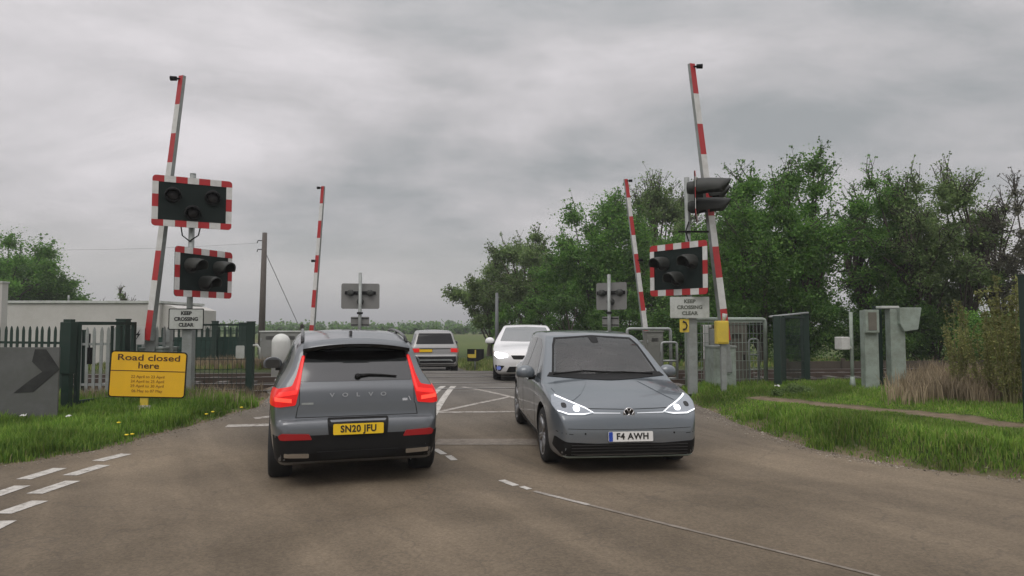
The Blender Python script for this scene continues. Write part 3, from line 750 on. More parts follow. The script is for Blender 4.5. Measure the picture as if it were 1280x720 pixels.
    # wipers and mirror block behind the glass
    hf = lambda x, z, o=.02: bvh.ray_cast(Vector((x, 6, z)), Vector((0, -1, 0)))[0]+Vector((0, o, .005))
    for pts in ([(-.62, 1.06), (-.2, 1.085), (.15, 1.085)], [(.70, 1.06), (.30, 1.10), (-.05, 1.088)]):
        mb = MB(); mb.tube([hf(*q) for q in pts], [.012, .009, .006], BLACK, n=6); mb.build('wiper', root)
    P('camera_housing', [(-.07, 1.52), (.07, 1.52), (.045, 1.43), (-.045, 1.43)], 'front', bvh, BLACK, root, .006, .008, .03, .01)
    # bumper
    P('lower_grille', [(-.84, .455), (-.74, .41), (-.4, .388), (.4, .388), (.74, .41), (.84, .455), (.85, .33), (.78, .25), (.5, .235), (-.5, .235), (-.78, .25), (-.85, .33)], 'front', bvh, BLACK, root, .004, .012, .035, .02)
    P('bumper_lip', [(-.76, .238), (0, .228), (.76, .238), (.72, .218), (0, .208), (-.72, .218)], 'front', bvh, GREENG, root, .010, .012, .04)
    P('bumper_crease', [(-.72, .560), (-.4, .548), (0, .545), (.4, .548), (.72, .560), (.72, .555), (.4, .543), (0, .540), (-.4, .543), (-.72, .555)], 'front', bvh, BLACKM, root, .0015, .004, .04)
    LBAR = mat('lit_light_strip', (.6, .62, .65), .3, emit=(.9, .95, 1), es=.22)
    for q in ([(-.42, .726), (-.10, .721), (-.10, .715), (-.42, .718)], [(.10, .721), (.42, .726), (.42, .718), (.10, .715)]): P('light_bar', q, 'front', bvh, LBAR, root, .006, .01, .04)
    P('panel_gap', [(-.80, .93), (-.72, .80), (-.5, .765), (0, .755), (.5, .765), (.72, .80), (.80, .93), (.794, .93), (.715, .806), (.5, .771), (0, .761), (-.5, .771), (-.715, .806), (-.794, .93)], 'front', bvh, BLACKM, root, .0015, .004, .04)
    for s in (1, -1):
        hl = [(.40, .722), (.50, .775), (.66, .835), (.80, .885), (.845, .875), (.86, .80), (.82, .735), (.70, .700), (.52, .700)]
        q = hl if s == 1 else mir(hl)
        l = P('headlight', q, 'front', bvh, HEADL, root, .008, .03, .03, .02)
        e = [[(.405, .722), (.50, .775), (.66, .833), (.80, .882), (.80, .871), (.66, .823), (.50, .765), (.43, .727)], [(.43, .722), (.53, .702), (.70, .702), (.81, .735), (.815, .745), (.70, .713), (.54, .712)]]
        e = [x if s == 1 else mir(x) for x in e]
        P('running_light', e, 'front', bvh, DRL, l, .014, .01, .03)
        b = rrect(.07, .05, .024, 4, s*.60, .762); P('projector_lens', b, 'front', bvh, DRLB, l, .014, .01, .03)
        b = rrect(.06, .045, .02, 4, s*.735, .79); P('outer_lens', b, 'front', bvh, GLOSSB, l, .013, .01, .03)
        sd = 'right' if s == 1 else 'left'
        P('side_window', [(-.38, .99), (-.40, 1.47), (-1.05, 1.43), (-1.38, 1.26), (-1.3, 1.04), (-1.1, .99)], sd, bvh, GLASS, root, .003, .01, .05, .04)
        P('side_window', [(-.32, .99), (.62, .99), (.66, 1.02), (.28, 1.37), (.0, 1.46), (-.33, 1.475)], sd, bvh, GLASS, root, .003, .01, .05, .03)
        P('side_window', [(.70, .99), (1.06, .99), (.72, 1.15)], sd, bvh, GLASS, root, .003, .01, .05, .02)
        for g in ([(-.35, .97), (-.345, .97), (-.345, .30), (-.35, .30)], [(.78, .97), (.785, .97), (.86, .30), (.855, .30)], [(-1.0, .95), (-.995, .95), (-.93, .60), (-.935, .60)]):
            P('panel_gap', g, sd, bvh, BLACKM, root, .0015, .004, .05)
        P('sill_trim', [(-.95, .31), (.95, .31), (.95, .20), (-.95, .20)], sd, bvh, BLACK, root, .005, .012, .06)
        P('wing_badge', [(.98, .80), (1.22, .80), (1.20, .79), (.98, .79)], sd, bvh, CHROME, root, .004, .006, .05)
        for yy in (-.75, .05):
            mb = MB(); mb.box((s*.895, yy, .885), (.03, .2, .028), PT); mb.build('door_handle', root, .008)
        mirror(root, s*1.0, .60, 1.03, s, PT)
        for yy in (-ax, ax): wheel(root, s*.775, yy, .345, .225, s, 5, .245, R(0))
    for s in (1, -1):
        q = [(.34, 1.0), (.50, .90), (.62, .84), (.612, .836), (.49, .895), (.33, .995)]
        P('bonnet_crease', q if s == 1 else mir(q), 'front', bvh, PT, root, .006, .004, .05)
        q = [(.60, .60), (.80, .62), (.84, .52), (.66, .50)]
        P('bumper_corner_line', [(.66, .498), (.83, .515), (.83, .508), (.66, .491)] if s == 1 else mir([(.66, .498), (.83, .515), (.83, .508), (.66, .491)]), 'front', bvh, BLACKM, root, .0015, .004, .04)
        P('parking_sensor', rrect(.022, .022, .010, 3, s*.52, .50), 'front', bvh, BLACKM, root, .002, .004, .03)
    for k in range(4):
        z_ = .265+k*.034
        P('grille_slat', [(-.68, z_), (.68, z_), (.68, z_+.008), (-.68, z_+.008)], 'front', bvh, mat('satin_black_slat', (.03, .03, .03), .4), root, .009, .006, .08)
    em = hf(0, .712, .006)
    mb = MB(); M = T(em)
    ring = []
    mb.tube([em+Vector((.062*math.cos(a), 0, .062*math.sin(a))) for a in [2*math.pi*k/28 for k in range(29)]], .006, CHROME, n=6, cap=False)
    def bar(a, b): mb.tube([em+Vector((a[0], .001, a[1])), em+Vector((b[0], .001, b[1]))], .0055, CHROME, n=6)
    for s in (1, -1):
        bar((s*.028, .054), (0, .008)); bar((s*.056, .022), (s*.024, -.048)); bar((s*.024, -.048), (0, -.004))
    o = mb.build('round_badge', root)
    mb = MB(); rg = mb.lathe([(.058, -.004), (.058, .001)], GLOSSB, T(em) @ Matrix.Rotation(R(90), 4, 'Z'), 28); mb.disc(rg[0], GLOSSB); mb.disc(rg[1], GLOSSB); mb.build('badge_back', o)
    plate(root, (0, 2.262, .468), False, 'F4 AWH', tilt=R(-6), band=True, xs=1.0)
    mb = MB(); mb.box((0, 2.222, .468), (.51, .035, .09), BLACK); mb.build('plate_bracket', root)
    return root
hatch()
#@@FARCARS
def ibiza():
    c = Vector((.40, 18.9, 0)); ax = 1.28; th = R(-.5); hd = Vector((math.sin(th), -math.cos(th), 0))
    ctr = Vector((.37, 17.25, 0))-hd*2.05
    rz = math.atan2(-hd.x, hd.y)
    root = empty('white_hatchback', (ctr.x, ctr.y, .285), rz, 'white hatchback with a bright left headlight, on the crossing behind the blue grey car', 'car')
    PT = paint('white_car_paint', (.72, .72, .72), 0, .35)
    spec = dict(top=[(-2.0, .60), (-1.99, .9), (-1.9, 1.1), (-1.72, 1.30), (-1.5, 1.39), (-.9, 1.435), (-.2, 1.442), (.1, 1.41), (.3, 1.34), (.75, 1.12), (1.05, .97), (1.2, .93), (1.6, .87), (1.85, .80), (1.97, .72), (2.02, .62), (2.045, .5), (2.05, .42)],
                bot=[(-2.0, .5), (-1.9, .3), (-1.5, .19), (1.6, .17), (1.9, .18), (2.02, .24), (2.05, .36)],
                W=[(.17, .80), (.35, .87), (.6, .885), (.8, .88), (.92, .85), (1.1, .77), (1.3, .66), (1.42, .60), (1.45, .55)],
                TL=[(-2.0, .8), (-1.8, .93), (-1.3, 1), (1.2, 1), (1.6, .97), (1.85, .91), (2.0, .84), (2.05, .74)], TU=[(-2.0, .75), (-1.5, .9), (-.8, 1), (2.05, 1)],
                crown=[(-2.0, 0), (-1.5, .02), (0, .02), (.5, .03), (1.1, .05), (1.8, .05), (2.05, 0)], axles=(-ax, ax), wr=.31, arch=.345, blend=(.9, 1.1), r=.045)
    body, bvh = make_body(spec, PT, BLACKM); body.parent = root; P = patch
    P('windscreen', [(-.70, 1.0), (0, .985), (.70, 1.0), (.56, 1.36), (0, 1.385), (-.56, 1.36)], 'front', bvh, WSG, root, .003, .01, .06, .03)
    P('grille', [(-.40, .66), (.40, .66), (.33, .56), (-.33, .56)], 'front', bvh, BLACK, root, .005, .012, .05, .02)
    P('lower_grille', [(-.44, .38), (.44, .38), (.52, .24), (-.52, .24)], 'front', bvh, BLACK, root, .005, .012, .05, .02)
    FOG = mat('fog_lamp', (.10, .13, .35), .3, emit=(.3, .4, 1), es=.15)
    for s in (1, -1):
        q = [(.47, .62), (.50, .70), (.80, .745), (.82, .66), (.70, .58)]; q = q if s == 1 else mir(q)
        P('headlight', q, 'front', bvh, DRLB if s == 1 else HEADL, root, .006, .02, .04, .02)
        q = [(.56, .40), (.80, .42), (.78, .27), (.66, .27)]; q = q if s == 1 else mir(q)
        l = P('fog_lamp_recess', q, 'front', bvh, BLACK, root, .006, .012, .05)
        P('fog_lamp', rrect(.11, .09, .04, 4, s*.70, .345), 'front', bvh, FOG, l, .010, .01, .04)
        sd = 'right' if s == 1 else 'left'
        P('side_window', [(-.3, .93), (-.3, 1.34), (-1.1, 1.32), (-1.4, 1.1), (-1.2, .94)], sd, bvh, GLASSD, root, .003, .01, .08)
        P('side_window', [(-.24, .93), (.7, .92), (.2, 1.28), (0, 1.35), (-.24, 1.35)], sd, bvh, GLASSD, root, .003, .01, .08)
        mirror(root, s*.99, .55, .99, s, PT)
        for yy in (-ax, ax): wheel(root, s*.765, yy, .31, .2, s, 6, .21)
    P('badge', rrect(.10, .10, .03, 3, 0, .61), 'front', bvh, CHROME, root, .012, .01, .03)
    plate(root, (0, 2.07, .47), False, None)
    return root
ibiza()
def disco():
    th = R(9.5); D = 27.9; ax = 1.46
    fwd = Vector((-math.sin(th), math.cos(th), 0)); rear = Vector((-3.14, D, 0)); ctr = rear+fwd*2.45
    root = empty('silver_suv', (ctr.x, ctr.y, H(ctr.y)-.01), th, 'silver full-size SUV with yellow plate driving away far down the road beyond the crossing', 'car')
    PT = paint('silver_paint', (.27, .27, .265), .2, .35)
    spec = dict(top=[(-2.46, .55), (-2.455, .72), (-2.43, .82), (-2.40, .88), (-2.395, 1.0), (-2.37, 1.16), (-2.33, 1.25), (-2.2, 1.52), (-2.1, 1.72), (-1.98, 1.80), (-1.4, 1.86), (-.5, 1.88), (.2, 1.86), (.5, 1.78), (1.1, 1.35), (1.3, 1.22), (1.9, 1.14), (2.3, 1.0), (2.45, .8), (2.47, .6)],
                bot=[(-2.46, .5), (-2.4, .42), (-2.2, .38), (-1.8, .32), (1.9, .3), (2.3, .4), (2.47, .55)],
                W=[(.3, .88), (.5, .97), (.8, 1.0), (1.0, 1.0), (1.15, .985), (1.25, .955), (1.5, .88), (1.75, .79), (1.88, .72)],
                TL=[(-2.46, .86), (-2.35, .93), (-2.1, .98), (-1.7, 1), (1.5, 1), (2.1, .93), (2.47, .78)], TU=[(-2.46, .86), (-2.1, .92), (-1.5, .98), (-.5, 1), (2.47, .9)],
                crown=[(-2.46, 0), (-2.1, .02), (0, .03), (2.47, .0)], axles=(-ax, ax), wr=.39, arch=.43, blend=(1.15, 1.5), r=.08)
    body, bvh = make_body(spec, PT, BLACKM); body.parent = root; P = patch
    P('rear_window', [(-.78, 1.30), (.78, 1.30), (.66, 1.74), (-.66, 1.74)], 'rear', bvh, GLASSD, root, .004, .012, .08, .04)
    P('plate_garnish', [(-.84, 1.13), (.84, 1.13), (.84, 1.10), (-.10, 1.09), (-.12, .96), (-.84, .96)], 'rear', bvh, BLACK, root, .004, .012, .08, .02)
    for s in (1, -1):
        q = [(.64, 1.13), (.95, 1.12), (.95, .96), (.64, .97)]; q = q if s == 1 else mir(q)
        P('tail_lamp', q, 'rear', bvh, REDL, root, .012, .03, .05, .02)
        sd = 'right' if s == 1 else 'left'
        P('side_window', [(-2.1, 1.25), (.9, 1.25), (.4, 1.70), (-.5, 1.76), (-1.9, 1.70)], sd, bvh, GLASSD, root, .003, .01, .1, .04)
        mirror(root, s*1.08, .75, 1.28, s, PT)
        for yy in (-ax, ax): wheel(root, s*.85, yy, .39, .27, s, 5, .27)
    P('lower_bumper', [(-.99, .80), (.99, .80), (.97, .40), (-.97, .40)], 'rear', bvh, BLACK, root, .006, .012, .08)
    P('bumper_trim', [(-.66, .68), (.66, .68), (.74, .60), (.68, .60), (.60, .635), (-.60, .635), (-.68, .60), (-.74, .60)], 'rear', bvh, GALV, root, .016, .015, .06, .01)
    plate(root, (-.38, -2.43, 1.035), True, 'AK66 WLD' if 0 else None)
    return root
disco()
#@@STREET
# ------------------------------------------------------------------ crossing equipment
LENS = mat('unlit_red_lens', (.006, .004, .004), .5, 0, .1); LENSA = mat('unlit_amber_lens', (.007, .005, .004), .5, 0, .1)
HOOD = mat('sun_bleached_black_hood', (.026, .029, .025), .6, 0, .25, 6)
BOARD = mat('signal_board_black', (.006, .013, .011), .7, 0, .2, 4, spec=.25)
def signal_board(mast, z, yaw, w=1.52, h=1.02, label=None, off=.14, hoodlen=.34, dx=0, hr=1.0, HOOD=HOOD):
    """local: faces -Y"""
    M = Matrix.Rotation(yaw, 4, 'Z') @ T((dx, -off, z))
    mb = MB(); mb.prism(rrect(w, h, .07), .014, BOARD, M)
    bt = .125
    def seg(cx, cz, sx, sz, m, rr=None):
        if rr: mb.prism(rrect(sx, sz, .012, 2, cx, cz), .010, m, M @ T((0, -.012, 0)))
        else: mb.prism(rrect(sx, sz, .004, 1, cx, cz), .010, m, M @ T((0, -.012, 0)))
    n = 7; sw = w/n
    for k in range(n):
        for sz in (1, -1):
            x0 = -w/2+sw*(k+.5)
            if k in (0, n-1):
                s_ = -1 if k == 0 else 1; r = .07
                cx0, cz0 = x0, sz*(h/2-bt/2)
                pl = [(cx0-s_*sw/2, cz0-sz*bt/2), (cx0+s_*sw/2, cz0-sz*bt/2)]
                for q in range(6):
                    a = R(90*q/5); pl.append((cx0+s_*(sw/2-r+r*math.cos(a)), cz0+sz*(bt/2-r+r*math.sin(a))))
                pl.append((cx0-s_*sw/2, cz0+sz*bt/2))
                mb.prism(pl, .010, RED, M @ T((0, -.012, 0)))
            else: seg(x0, sz*(h/2-bt/2), sw, bt, RED if k % 2 == 0 else WHITE)
    m_ = 3 if h > .6 else 3; sh = (h-2*bt)/m_
    for k in range(m_):
        for sx in (1, -1): seg(sx*(w/2-.055), -h/2+bt+sh*(k+.5), .11, sh, WHITE if k % 2 == 0 else RED)
    b = mb.build('signal_board', mast)
    if label: b['label'] = label
    for cx_, cz_, ln in ((-.36, .13, LENS), (.36, .13, LENS), (0, -.20, LENSA)):
        q = M @ T((cx_, 0, cz_)) @ Matrix.Rotation(R(-90), 4, 'Z')
        mb = MB(); mb.lathe([(.001, .07), (.09, .06), (.115, .03), (.115, .0)], ln, q, 24); mb.build('lens', b)
        mb = MB(); rg = mb.lathe([(.15, -.0), (.15, .05), (.125, .055), (.12, .02)], HOOD, q, 24)
        ring0 = []; n_ = 22
        for side_r, rev in ((.15*hr, 0), (.138*hr, 1)):
            rows_ = []
            for j in range(6):
                t_ = j/5; row = []
                span = 130-32*t_
                for k in range(n_+1):
                    a = R(-span+2*span*k/n_)
                    rr_ = side_r*(1+.03*t_)
                    drop = -.05*t_*t_
                    row.append(mb.bm.verts.new(q @ Vector((.03+hoodlen*t_*(.55+.45*math.cos(a*.62)), rr_*math.sin(a), rr_*math.cos(a)+drop))))
                rows_.append(row)
            for r0, r1 in zip(rows_, rows_[1:]):
                for k in range(n_):
                    f = mb.bm.faces.new((r0[k], r0[k+1], r1[k+1], r1[k]) if not rev else (r0[k], r1[k], r1[k+1], r0[k+1])); f.smooth = True; f.material_index = mb.mi(HOOD)
            ring0.append(rows_)
        for k in range(n_):
            f = mb.bm.faces.new((ring0[0][-1][k], ring0[0][-1][k+1], ring0[1][-1][k+1], ring0[1][-1][k])); f.material_index = 0
        mb.build('hood', b)
        mb = MB(); rg = mb.lathe([(.03, -.17), (.11, -.16), (.13, -.10), (.13, -.016)], HOOD, q, 20); mb.disc(rg[0], HOOD); mb.build('lamp_housing', b)
    mb = MB(); mb.box(M @ Vector((0, .03, .16)), (.9, .03, .05), BLACKM, Matrix.Rotation(yaw, 3, 'Z')); mb.box(M @ Vector((0, .075, 0)), (.09, .1, .5), GALV, Matrix.Rotation(yaw, 3, 'Z')); mb.build('bracket', b)
    return b
def sign_plate(name, w, h, lines, face, ink, border, M, parent, back=SIGNG, r=.04, bt=.018):
    mb = MB(); mb.prism(rrect(w, h, r), .004, border, M @ T((0, -.004, 0))); mb.prism(rrect(w-.002, h-.002, r), .006, back, M @ T((0, .0002, 0)))
    mb.prism(rrect(w-2*bt, h-2*bt, r*.7), .003, face, M @ T((0, -.0065, 0)))
    o = mb.build(name, parent)
    for txt, size, z, sx in lines: text(txt, size, ink, M @ T((0, -.009, z)), 'lettering', o, sx=sx, bold=.004 if size > .08 else 0)
    return o
KCC = [('KEEP', .125, .155, .95), ('CROSSING', .125, 0, .95), ('CLEAR', .125, -.155, .95)]
# --- left mast
DL = 13.6
b0 = at(234, 500, DL); base = Vector((b0.x, DL, H(DL)+.08))
mast = empty('signal_mast', base, 0, 'galvanised mast left of the road with two stacked striped light boards', 'crossing lights')
zt = at(238, 218, DL).z-base.z
mb = MB(); mb.tube([(0, 0, -.2), (0, 0, zt)], .057, GALV, 16); mb.tube([(0, 0, zt), (0, 0, zt+.02)], [.062, .05], GALV, 12); mb.build('pole', mast)
mb = MB(); mb.box((0, 0, .72), (.20, .17, 1.5), GALV); mb.build('base_post', mast, .012)
signal_board(mast, at(239, 255, DL).z-base.z, R(29), 1.45, 1.0, 'upper striped board facing the camera', hoodlen=.12, HOOD=BLACKM)
signal_board(mast, at(248, 341, DL).z-base.z, R(68), 1.45, .98, 'lower striped board turned towards the road', dx=.22)
mb = MB()
zj = at(236, 296, DL).z-base.z
for s in (-1, 1): mb.tube([(s*.20, -.04, zj+.22), (s*.16, -.05, zj+.02), (s*.05, -.07, zj-.06), (0, -.06, zj-.1)], .013, BLACKM, n=6)
mb.build('cable', mast)
M = T((0, -.09, 0)) @ Matrix.Rotation(R(8), 4, 'Z')
p = at(237, 399, DL)
o = empty('keep_clear_sign', (p.x, DL-.14, p.z), R(8), 'white plate reading KEEP CROSSING CLEAR below the lights left of the road', 'sign')
sign_plate('plate', .66, .42, [('KEEP', .098, .115, .95), ('CROSSING', .098, 0, .95), ('CLEAR', .098, -.115, .95)], SIGNW, INK, BLACKM, Matrix.Identity(4), o, r=.02)
mb = MB(); mb.box((0, .04, .09), (.14, .06, .03), GALV); mb.box((0, .04, -.09), (.14, .06, .03), GALV); mb.build('clamp', o)
# --- right mast
DR = 13.9
b0 = at(866, 500, DR); base = Vector((b0.x, DR, H(DR)+.1))
mast = empty('signal_mast', base, 0, 'galvanised mast right of the road with a sideways light head above a striped board', 'crossing lights')
zt = at(860, 222, DR).z-base.z
mb = MB(); mb.tube([(-.02, 0, -.2), (-.06, 0, zt)], .055, GALV, 16); mb.build('pole', mast)
mb = MB(); mb.box((0, 0, .75), (.17, .16, 1.55), GALV); mb.build('base_post', mast, .012)
signal_board(mast, at(848, 336, DR).z-base.z, R(-52), 1.46, 1.08, 'striped board below, turned towards the road', dx=-.22)
signal_board(mast, at(870, 247, DR).z-base.z, R(73), 1.1, .9, 'upper board seen edge-on, facing right', hoodlen=.66, off=.12, hr=1.25)
mb = MB(); zz = at(866, 290, DR).z-base.z
mb.box((.05, -.05, zz), (.62, .05, .035), BLACKM); mb.tube([(-.05, -.07, zz+.2), (-.12, -.1, zz), (-.06, -.08, zz-.2)], .014, BLACKM, n=6); mb.build('cable', mast)
p = at(859.5, 384.5, DR)
o = empty('keep_clear_sign', (p.x, DR-.16, p.z), R(-4), 'white plate reading KEEP CROSSING CLEAR below the striped board right of the road', 'sign')
sign_plate('plate', .78, .43, [('KEEP', .10, .12, 1.05), ('CROSSING', .10, 0, 1.05), ('CLEAR', .10, -.12, 1.05)], SIGNW, mat('faded_ink', (.10, .11, .09), .6), SIGNW, Matrix.Identity(4), o, r=.02)
mb = MB(); mb.box((0.03, .05, .09), (.14, .08, .03), GALV); mb.box((0.03, .05, -.09), (.14, .08, .03), GALV); mb.build('clamp', o)
p = at(853.5, 407, DR)
o = empty('phone_sign', (p.x, DR-.13, p.z), 0, 'small yellow plate with a black handset below the keep clear sign', 'sign')
mb = MB(); mb.prism(rrect(.19, .27, .02), .006, YEL2); mb.build('plate', o)
mb = MB(); mb.tube([(-.03, -.012, .085), (.03, -.012, .06), (.05, -.012, 0), (.03, -.012, -.06), (-.03, -.012, -.085)], [.022, .014, .012, .014, .022], INK, n=8); mb.build('handset_symbol', o)

# --- barriers
def barrier(name_label, piv, lean, length, face, nb, cab=True, cabsize=(.46, .62, 1.0), group='raised crossing barriers', towards=1, gz_=None):
    """piv: pivot point; boom leans in x by lean (radians, + = right)"""
    zg = gz_ if gz_ is not None else H(piv.y)
    root = empty('crossing_barrier', (piv.x, piv.y, zg), 0, name_label, 'barrier', group)
    hz = piv.z-zg
    M = T((0, -.42, hz)) @ Matrix.Rotation(lean, 4, 'Y') @ Matrix.Rotation(face, 4, 'Z')
    mb = MB(); seg = length/nb
    for k in range(nb):
        m_ = RED if (nb-1-k) % 2 == 0 else WHITE
        w0 = .195-.055*(k/nb); w1 = .195-.055*((k+1)/nb); z0, z1 = .12+k*seg, .12+(k+1)*seg
        d0, d1 = w0*.5, w1*.5
        vs = [mb.bm.verts.new(M @ Vector(p)) for p in [(-w0/2, -d0/2, z0), (w0/2, -d0/2, z0), (w0/2, d0/2, z0), (-w0/2, d0/2, z0), (-w1/2, -d1/2, z1), (w1/2, -d1/2, z1), (w1/2, d1/2, z1), (-w1/2, d1/2, z1)]]
        for idx, mm in (((0, 1, 5, 4), m_), ((1, 2, 6, 5), GALV), ((2, 3, 7, 6), m_), ((3, 0, 4, 7), GALV), ((0, 3, 2, 1), m_), ((4, 5, 6, 7), m_)):
            f = mb.bm.faces.new([vs[i] for i in idx]); f.material_index = mb.mi(mm)
    boom = mb.build('boom', root)
    s = -1 if lean > 0 else 1
    for fz in (1.0, .53):
        mb = MB(); q = M @ Vector((0, 0, .12+length*fz-.06)); mb.tube([q, q+Vector((s*.12, -.02, 0))], .02, BLACKM, n=8); mb.tube([q+Vector((s*.10, -.02, -.0)), q+Vector((s*.22, -.03, 0))], [.045, .05], BLACKM, n=12); mb.build('boom_lamp', boom)
    mb = MB()
    for yy in (-.36, .36):
        a = Vector((0, yy, hz)); d = Vector((math.sin(lean), 0, math.cos(lean)))
        mb.prism([(-.07, .35), (.07, .35), (.10, 0), (.08, -.55), (-.08, -.55), (-.10, 0)], .05, GALV, T((0, yy, hz)) @ Matrix.Rotation(lean, 4, 'Y'))
    mb.box((0, 0, hz-.45), (.20, .70, .25), GREENG); mb.build('counterweight_arms', root, .01)
    mb = MB(); mb.box((0, 0, cabsize[2]/2), cabsize, GREENG); mb.box((0, 0, cabsize[2]+.02), (cabsize[0]+.04, cabsize[1]+.04, .04), GALV); mb.box((0, -cabsize[1]/2-.008, cabsize[2]*.5), (cabsize[0]*.8, .014, cabsize[2]*.8), GREENG); cb = mb.build('machine_cabinet', root, .012)
    mb = MB(); mb.box((0, 0, .0), (cabsize[0]+.2, cabsize[1]+.2, .12), CONC); mb.build('plinth', root)
    return root
def boom_from(px_top, px_piv, D, label, face, nb):
    a = at(*px_top, D); b = at(*px_piv, D+.42); lean = math.atan2(a.x-b.x, a.z-b.z)
    return barrier(label, b, lean, (a-Vector((b.x, D, b.z))).length-.12, face, nb, gz_=H(D))
boom_from((228, 95), (199, 432), 13.6, 'tall raised red and white barrier behind the striped boards on the left', R(-28), 9)
boom_from((864, 80), (900, 432), 14.0, 'tall raised red and white barrier behind the striped board on the right', R(28), 9)
boom_from((404, 233), (393, 432), 25, 'smaller raised barrier beyond the tracks, above the dark grey SUV', R(-25), 9)
boom_from((782, 224), (807, 440), 23.4, 'smaller raised barrier beyond the tracks, above the blue grey hatchback', R(25), 9)
# --- far lights seen from behind
def far_mast(px, D, ptop, pboard, yaw, w, h, label, sub):
    base = at(px, 460, D); base.z = H(D)
    m_ = empty('signal_mast', base, 0, label, 'crossing lights')
    zt = at(px, ptop, D).z-base.z
    mb = MB(); mb.tube([(0, 0, 0), (0, 0, zt)], .065, GALV, 12); mb.build('pole', m_)
    z = at(px, pboard, D).z-base.z
    M = Matrix.Rotation(yaw, 4, 'Z')
    mb = MB(); mb.prism(rrect(w, h, .07), .012, SIGNG, M @ T((0, .16, z))); b = mb.build('signal_board', m_)
    mb = MB(); mb.prism([(-.62, .06), (.62, .14), (.62, .20), (-.62, .22)] if 0 else rrect(1.15, .13, .02, 2, 0, .12), .03, BLACKM, M @ T((0, .11, z))); mb.build('bracket', b)
    for cx_, cz_ in ((-.36, .12), (.36, .12), (0, -.2)):
        q = M @ T((cx_, .16, z+cz_)) @ Matrix.Rotation(R(90), 4, 'Z')
        mb = MB(); rg = mb.lathe([(.05, -.17), (.11, -.15), (.13, -.08), (.13, 0)], HOOD, q, 16); mb.disc(rg[0], HOOD); mb.build('lamp_housing', b)
        mb = MB(); mb.lathe([(.15, .012), (.15, .30), (.14, .30), (.14, .012)], HOOD, q, 16); mb.build('hood', b)
    zs = at(px, sub, D).z-base.z
    mb = MB(); mb.prism(rrect(.68, .36, .02), .008, SIGNG, M @ T((0, .09, zs))); mb.box(M @ Vector((0, .085, zs+.12)), (.66, .02, .03), BLACKM, Matrix.Rotation(yaw, 3, 'Z')); mb.box(M @ Vector((0, .085, zs-.12)), (.66, .02, .03), BLACKM, Matrix.Rotation(yaw, 3, 'Z')); s_ = mb.build('rear_plate', m_)
    mb = MB(); mb.tube([(0, 0, zs+.28), (0, 0, zs+.36)], .11, BLACKM, 10); mb.build('collar', m_)
    return m_
far_mast(449, 25.6, 341, 370, R(8), 1.42, .96, 'grey backs of crossing lights on a pole beyond the tracks, above the dark grey SUV', 402)
m_ = far_mast(762, 24.4, 343, 370, R(-38), 1.25, .98, 'grey back of crossing lights among the trees, left of the smaller right barrier', 402)
#@@SITE
def gpos(px, D, dz=0):
    p = at(px, 450, D); return Vector((p.x, D, gz(p.x, D)+dz))
# chevron board, left foreground
D = 11.0; a = at(75, 434, D); p = Vector((a.x-.68, D, gz(a.x-.6, D)))
o = empty('bend_marker_board', p, R(0), 'large weathered grey board with a black arrow at the left edge of the road', 'sign')
hh = a.z-p.z
GREYB = mat('weathered_grey_board', (.105, .108, .104), .75, 0, .3, 2.5, dirt=(.06, .065, .05), dirtamt=.6)
mb = MB(); mb.box((0, 0, hh/2+.02), (1.36, .03, hh-.04), GREYB); mb.build('board', o, .004)
mb = MB(); c0 = (at(50, 463, D)-p); ARW = mat('faded_black_arrow', (.012, .013, .012), .7, 0, .3, 5, dirt=(.055, .058, .054), dirtamt=.5)
mb.prism([(-.36+.28, .34), (.10, .34), (.33, .02), (-.08, -.34), (-.40, -.36), (-.15, -.16), (.05, -.02), (-.12, .14)], .004, ARW, T((c0.x, -.021, c0.z))); mb.build('arrow', o)
for x in (-.45, .45):
    mb = MB(); mb.tube([(x, .05, -.1), (x, .05, hh)], .03, GALV, 10); mb.build('post', o)
# yellow road-closed sign
D = 11.9; a = at(186, 468, D); g = gpos(182, D)
o = empty('road_closed_sign', (a.x, D, g.z), R(10), 'yellow sign reading Road closed here, in the grass left of the road', 'sign')
zc_ = a.z-g.z
Y0 = Matrix.Rotation(R(2.2), 4, 'Y')
mb = MB(); M = T((0, -.035, zc_)) @ Y0
mb.prism(rrect(1.24, .80, .06), .012, BLACKM, M); mb.prism(rrect(1.20, .76, .045), .004, YEL, M @ T((0, -.0045, 0))); mb.prism([(-.60, .065), (.60, .065), (.60, .052), (-.60, .052)], .004, DKRED, M @ T((0, -.0075, 0))); pl = mb.build('sign_face', o)
text('Road closed', .150, DKRED, M @ T((0, -.007, .285)), 'lettering', pl, bold=.0015, sx=1.38)
text('here', .150, DKRED, M @ T((0, -.007, .150)), 'lettering', pl, bold=.0015, sx=1.25)
DKY = mat('faded_small_lettering', (.30, .13, .01), .6)
for z, tx in ((-.04, '22 April to 23 April'), (-.12, '24 April to 25 April'), (-.20, '29 April to 30 April'), (-.285, '06 May to 07 May')):
    text(tx, .068, DKY, M @ T((0, -.007, z)), 'lettering', pl)
mb = MB(); mb.box((-.06, 0, zc_*.5-.1), (.13, .05, zc_+.2), YEL2); mb.build('post', o, .008)
mb = MB(); mb.tube([(-.06, 0, -.05), (-.06, 0, .06), (-.06, 0, .11)], [.19, .16, .08], CONC, 12); mb.build('concrete_foot', o)
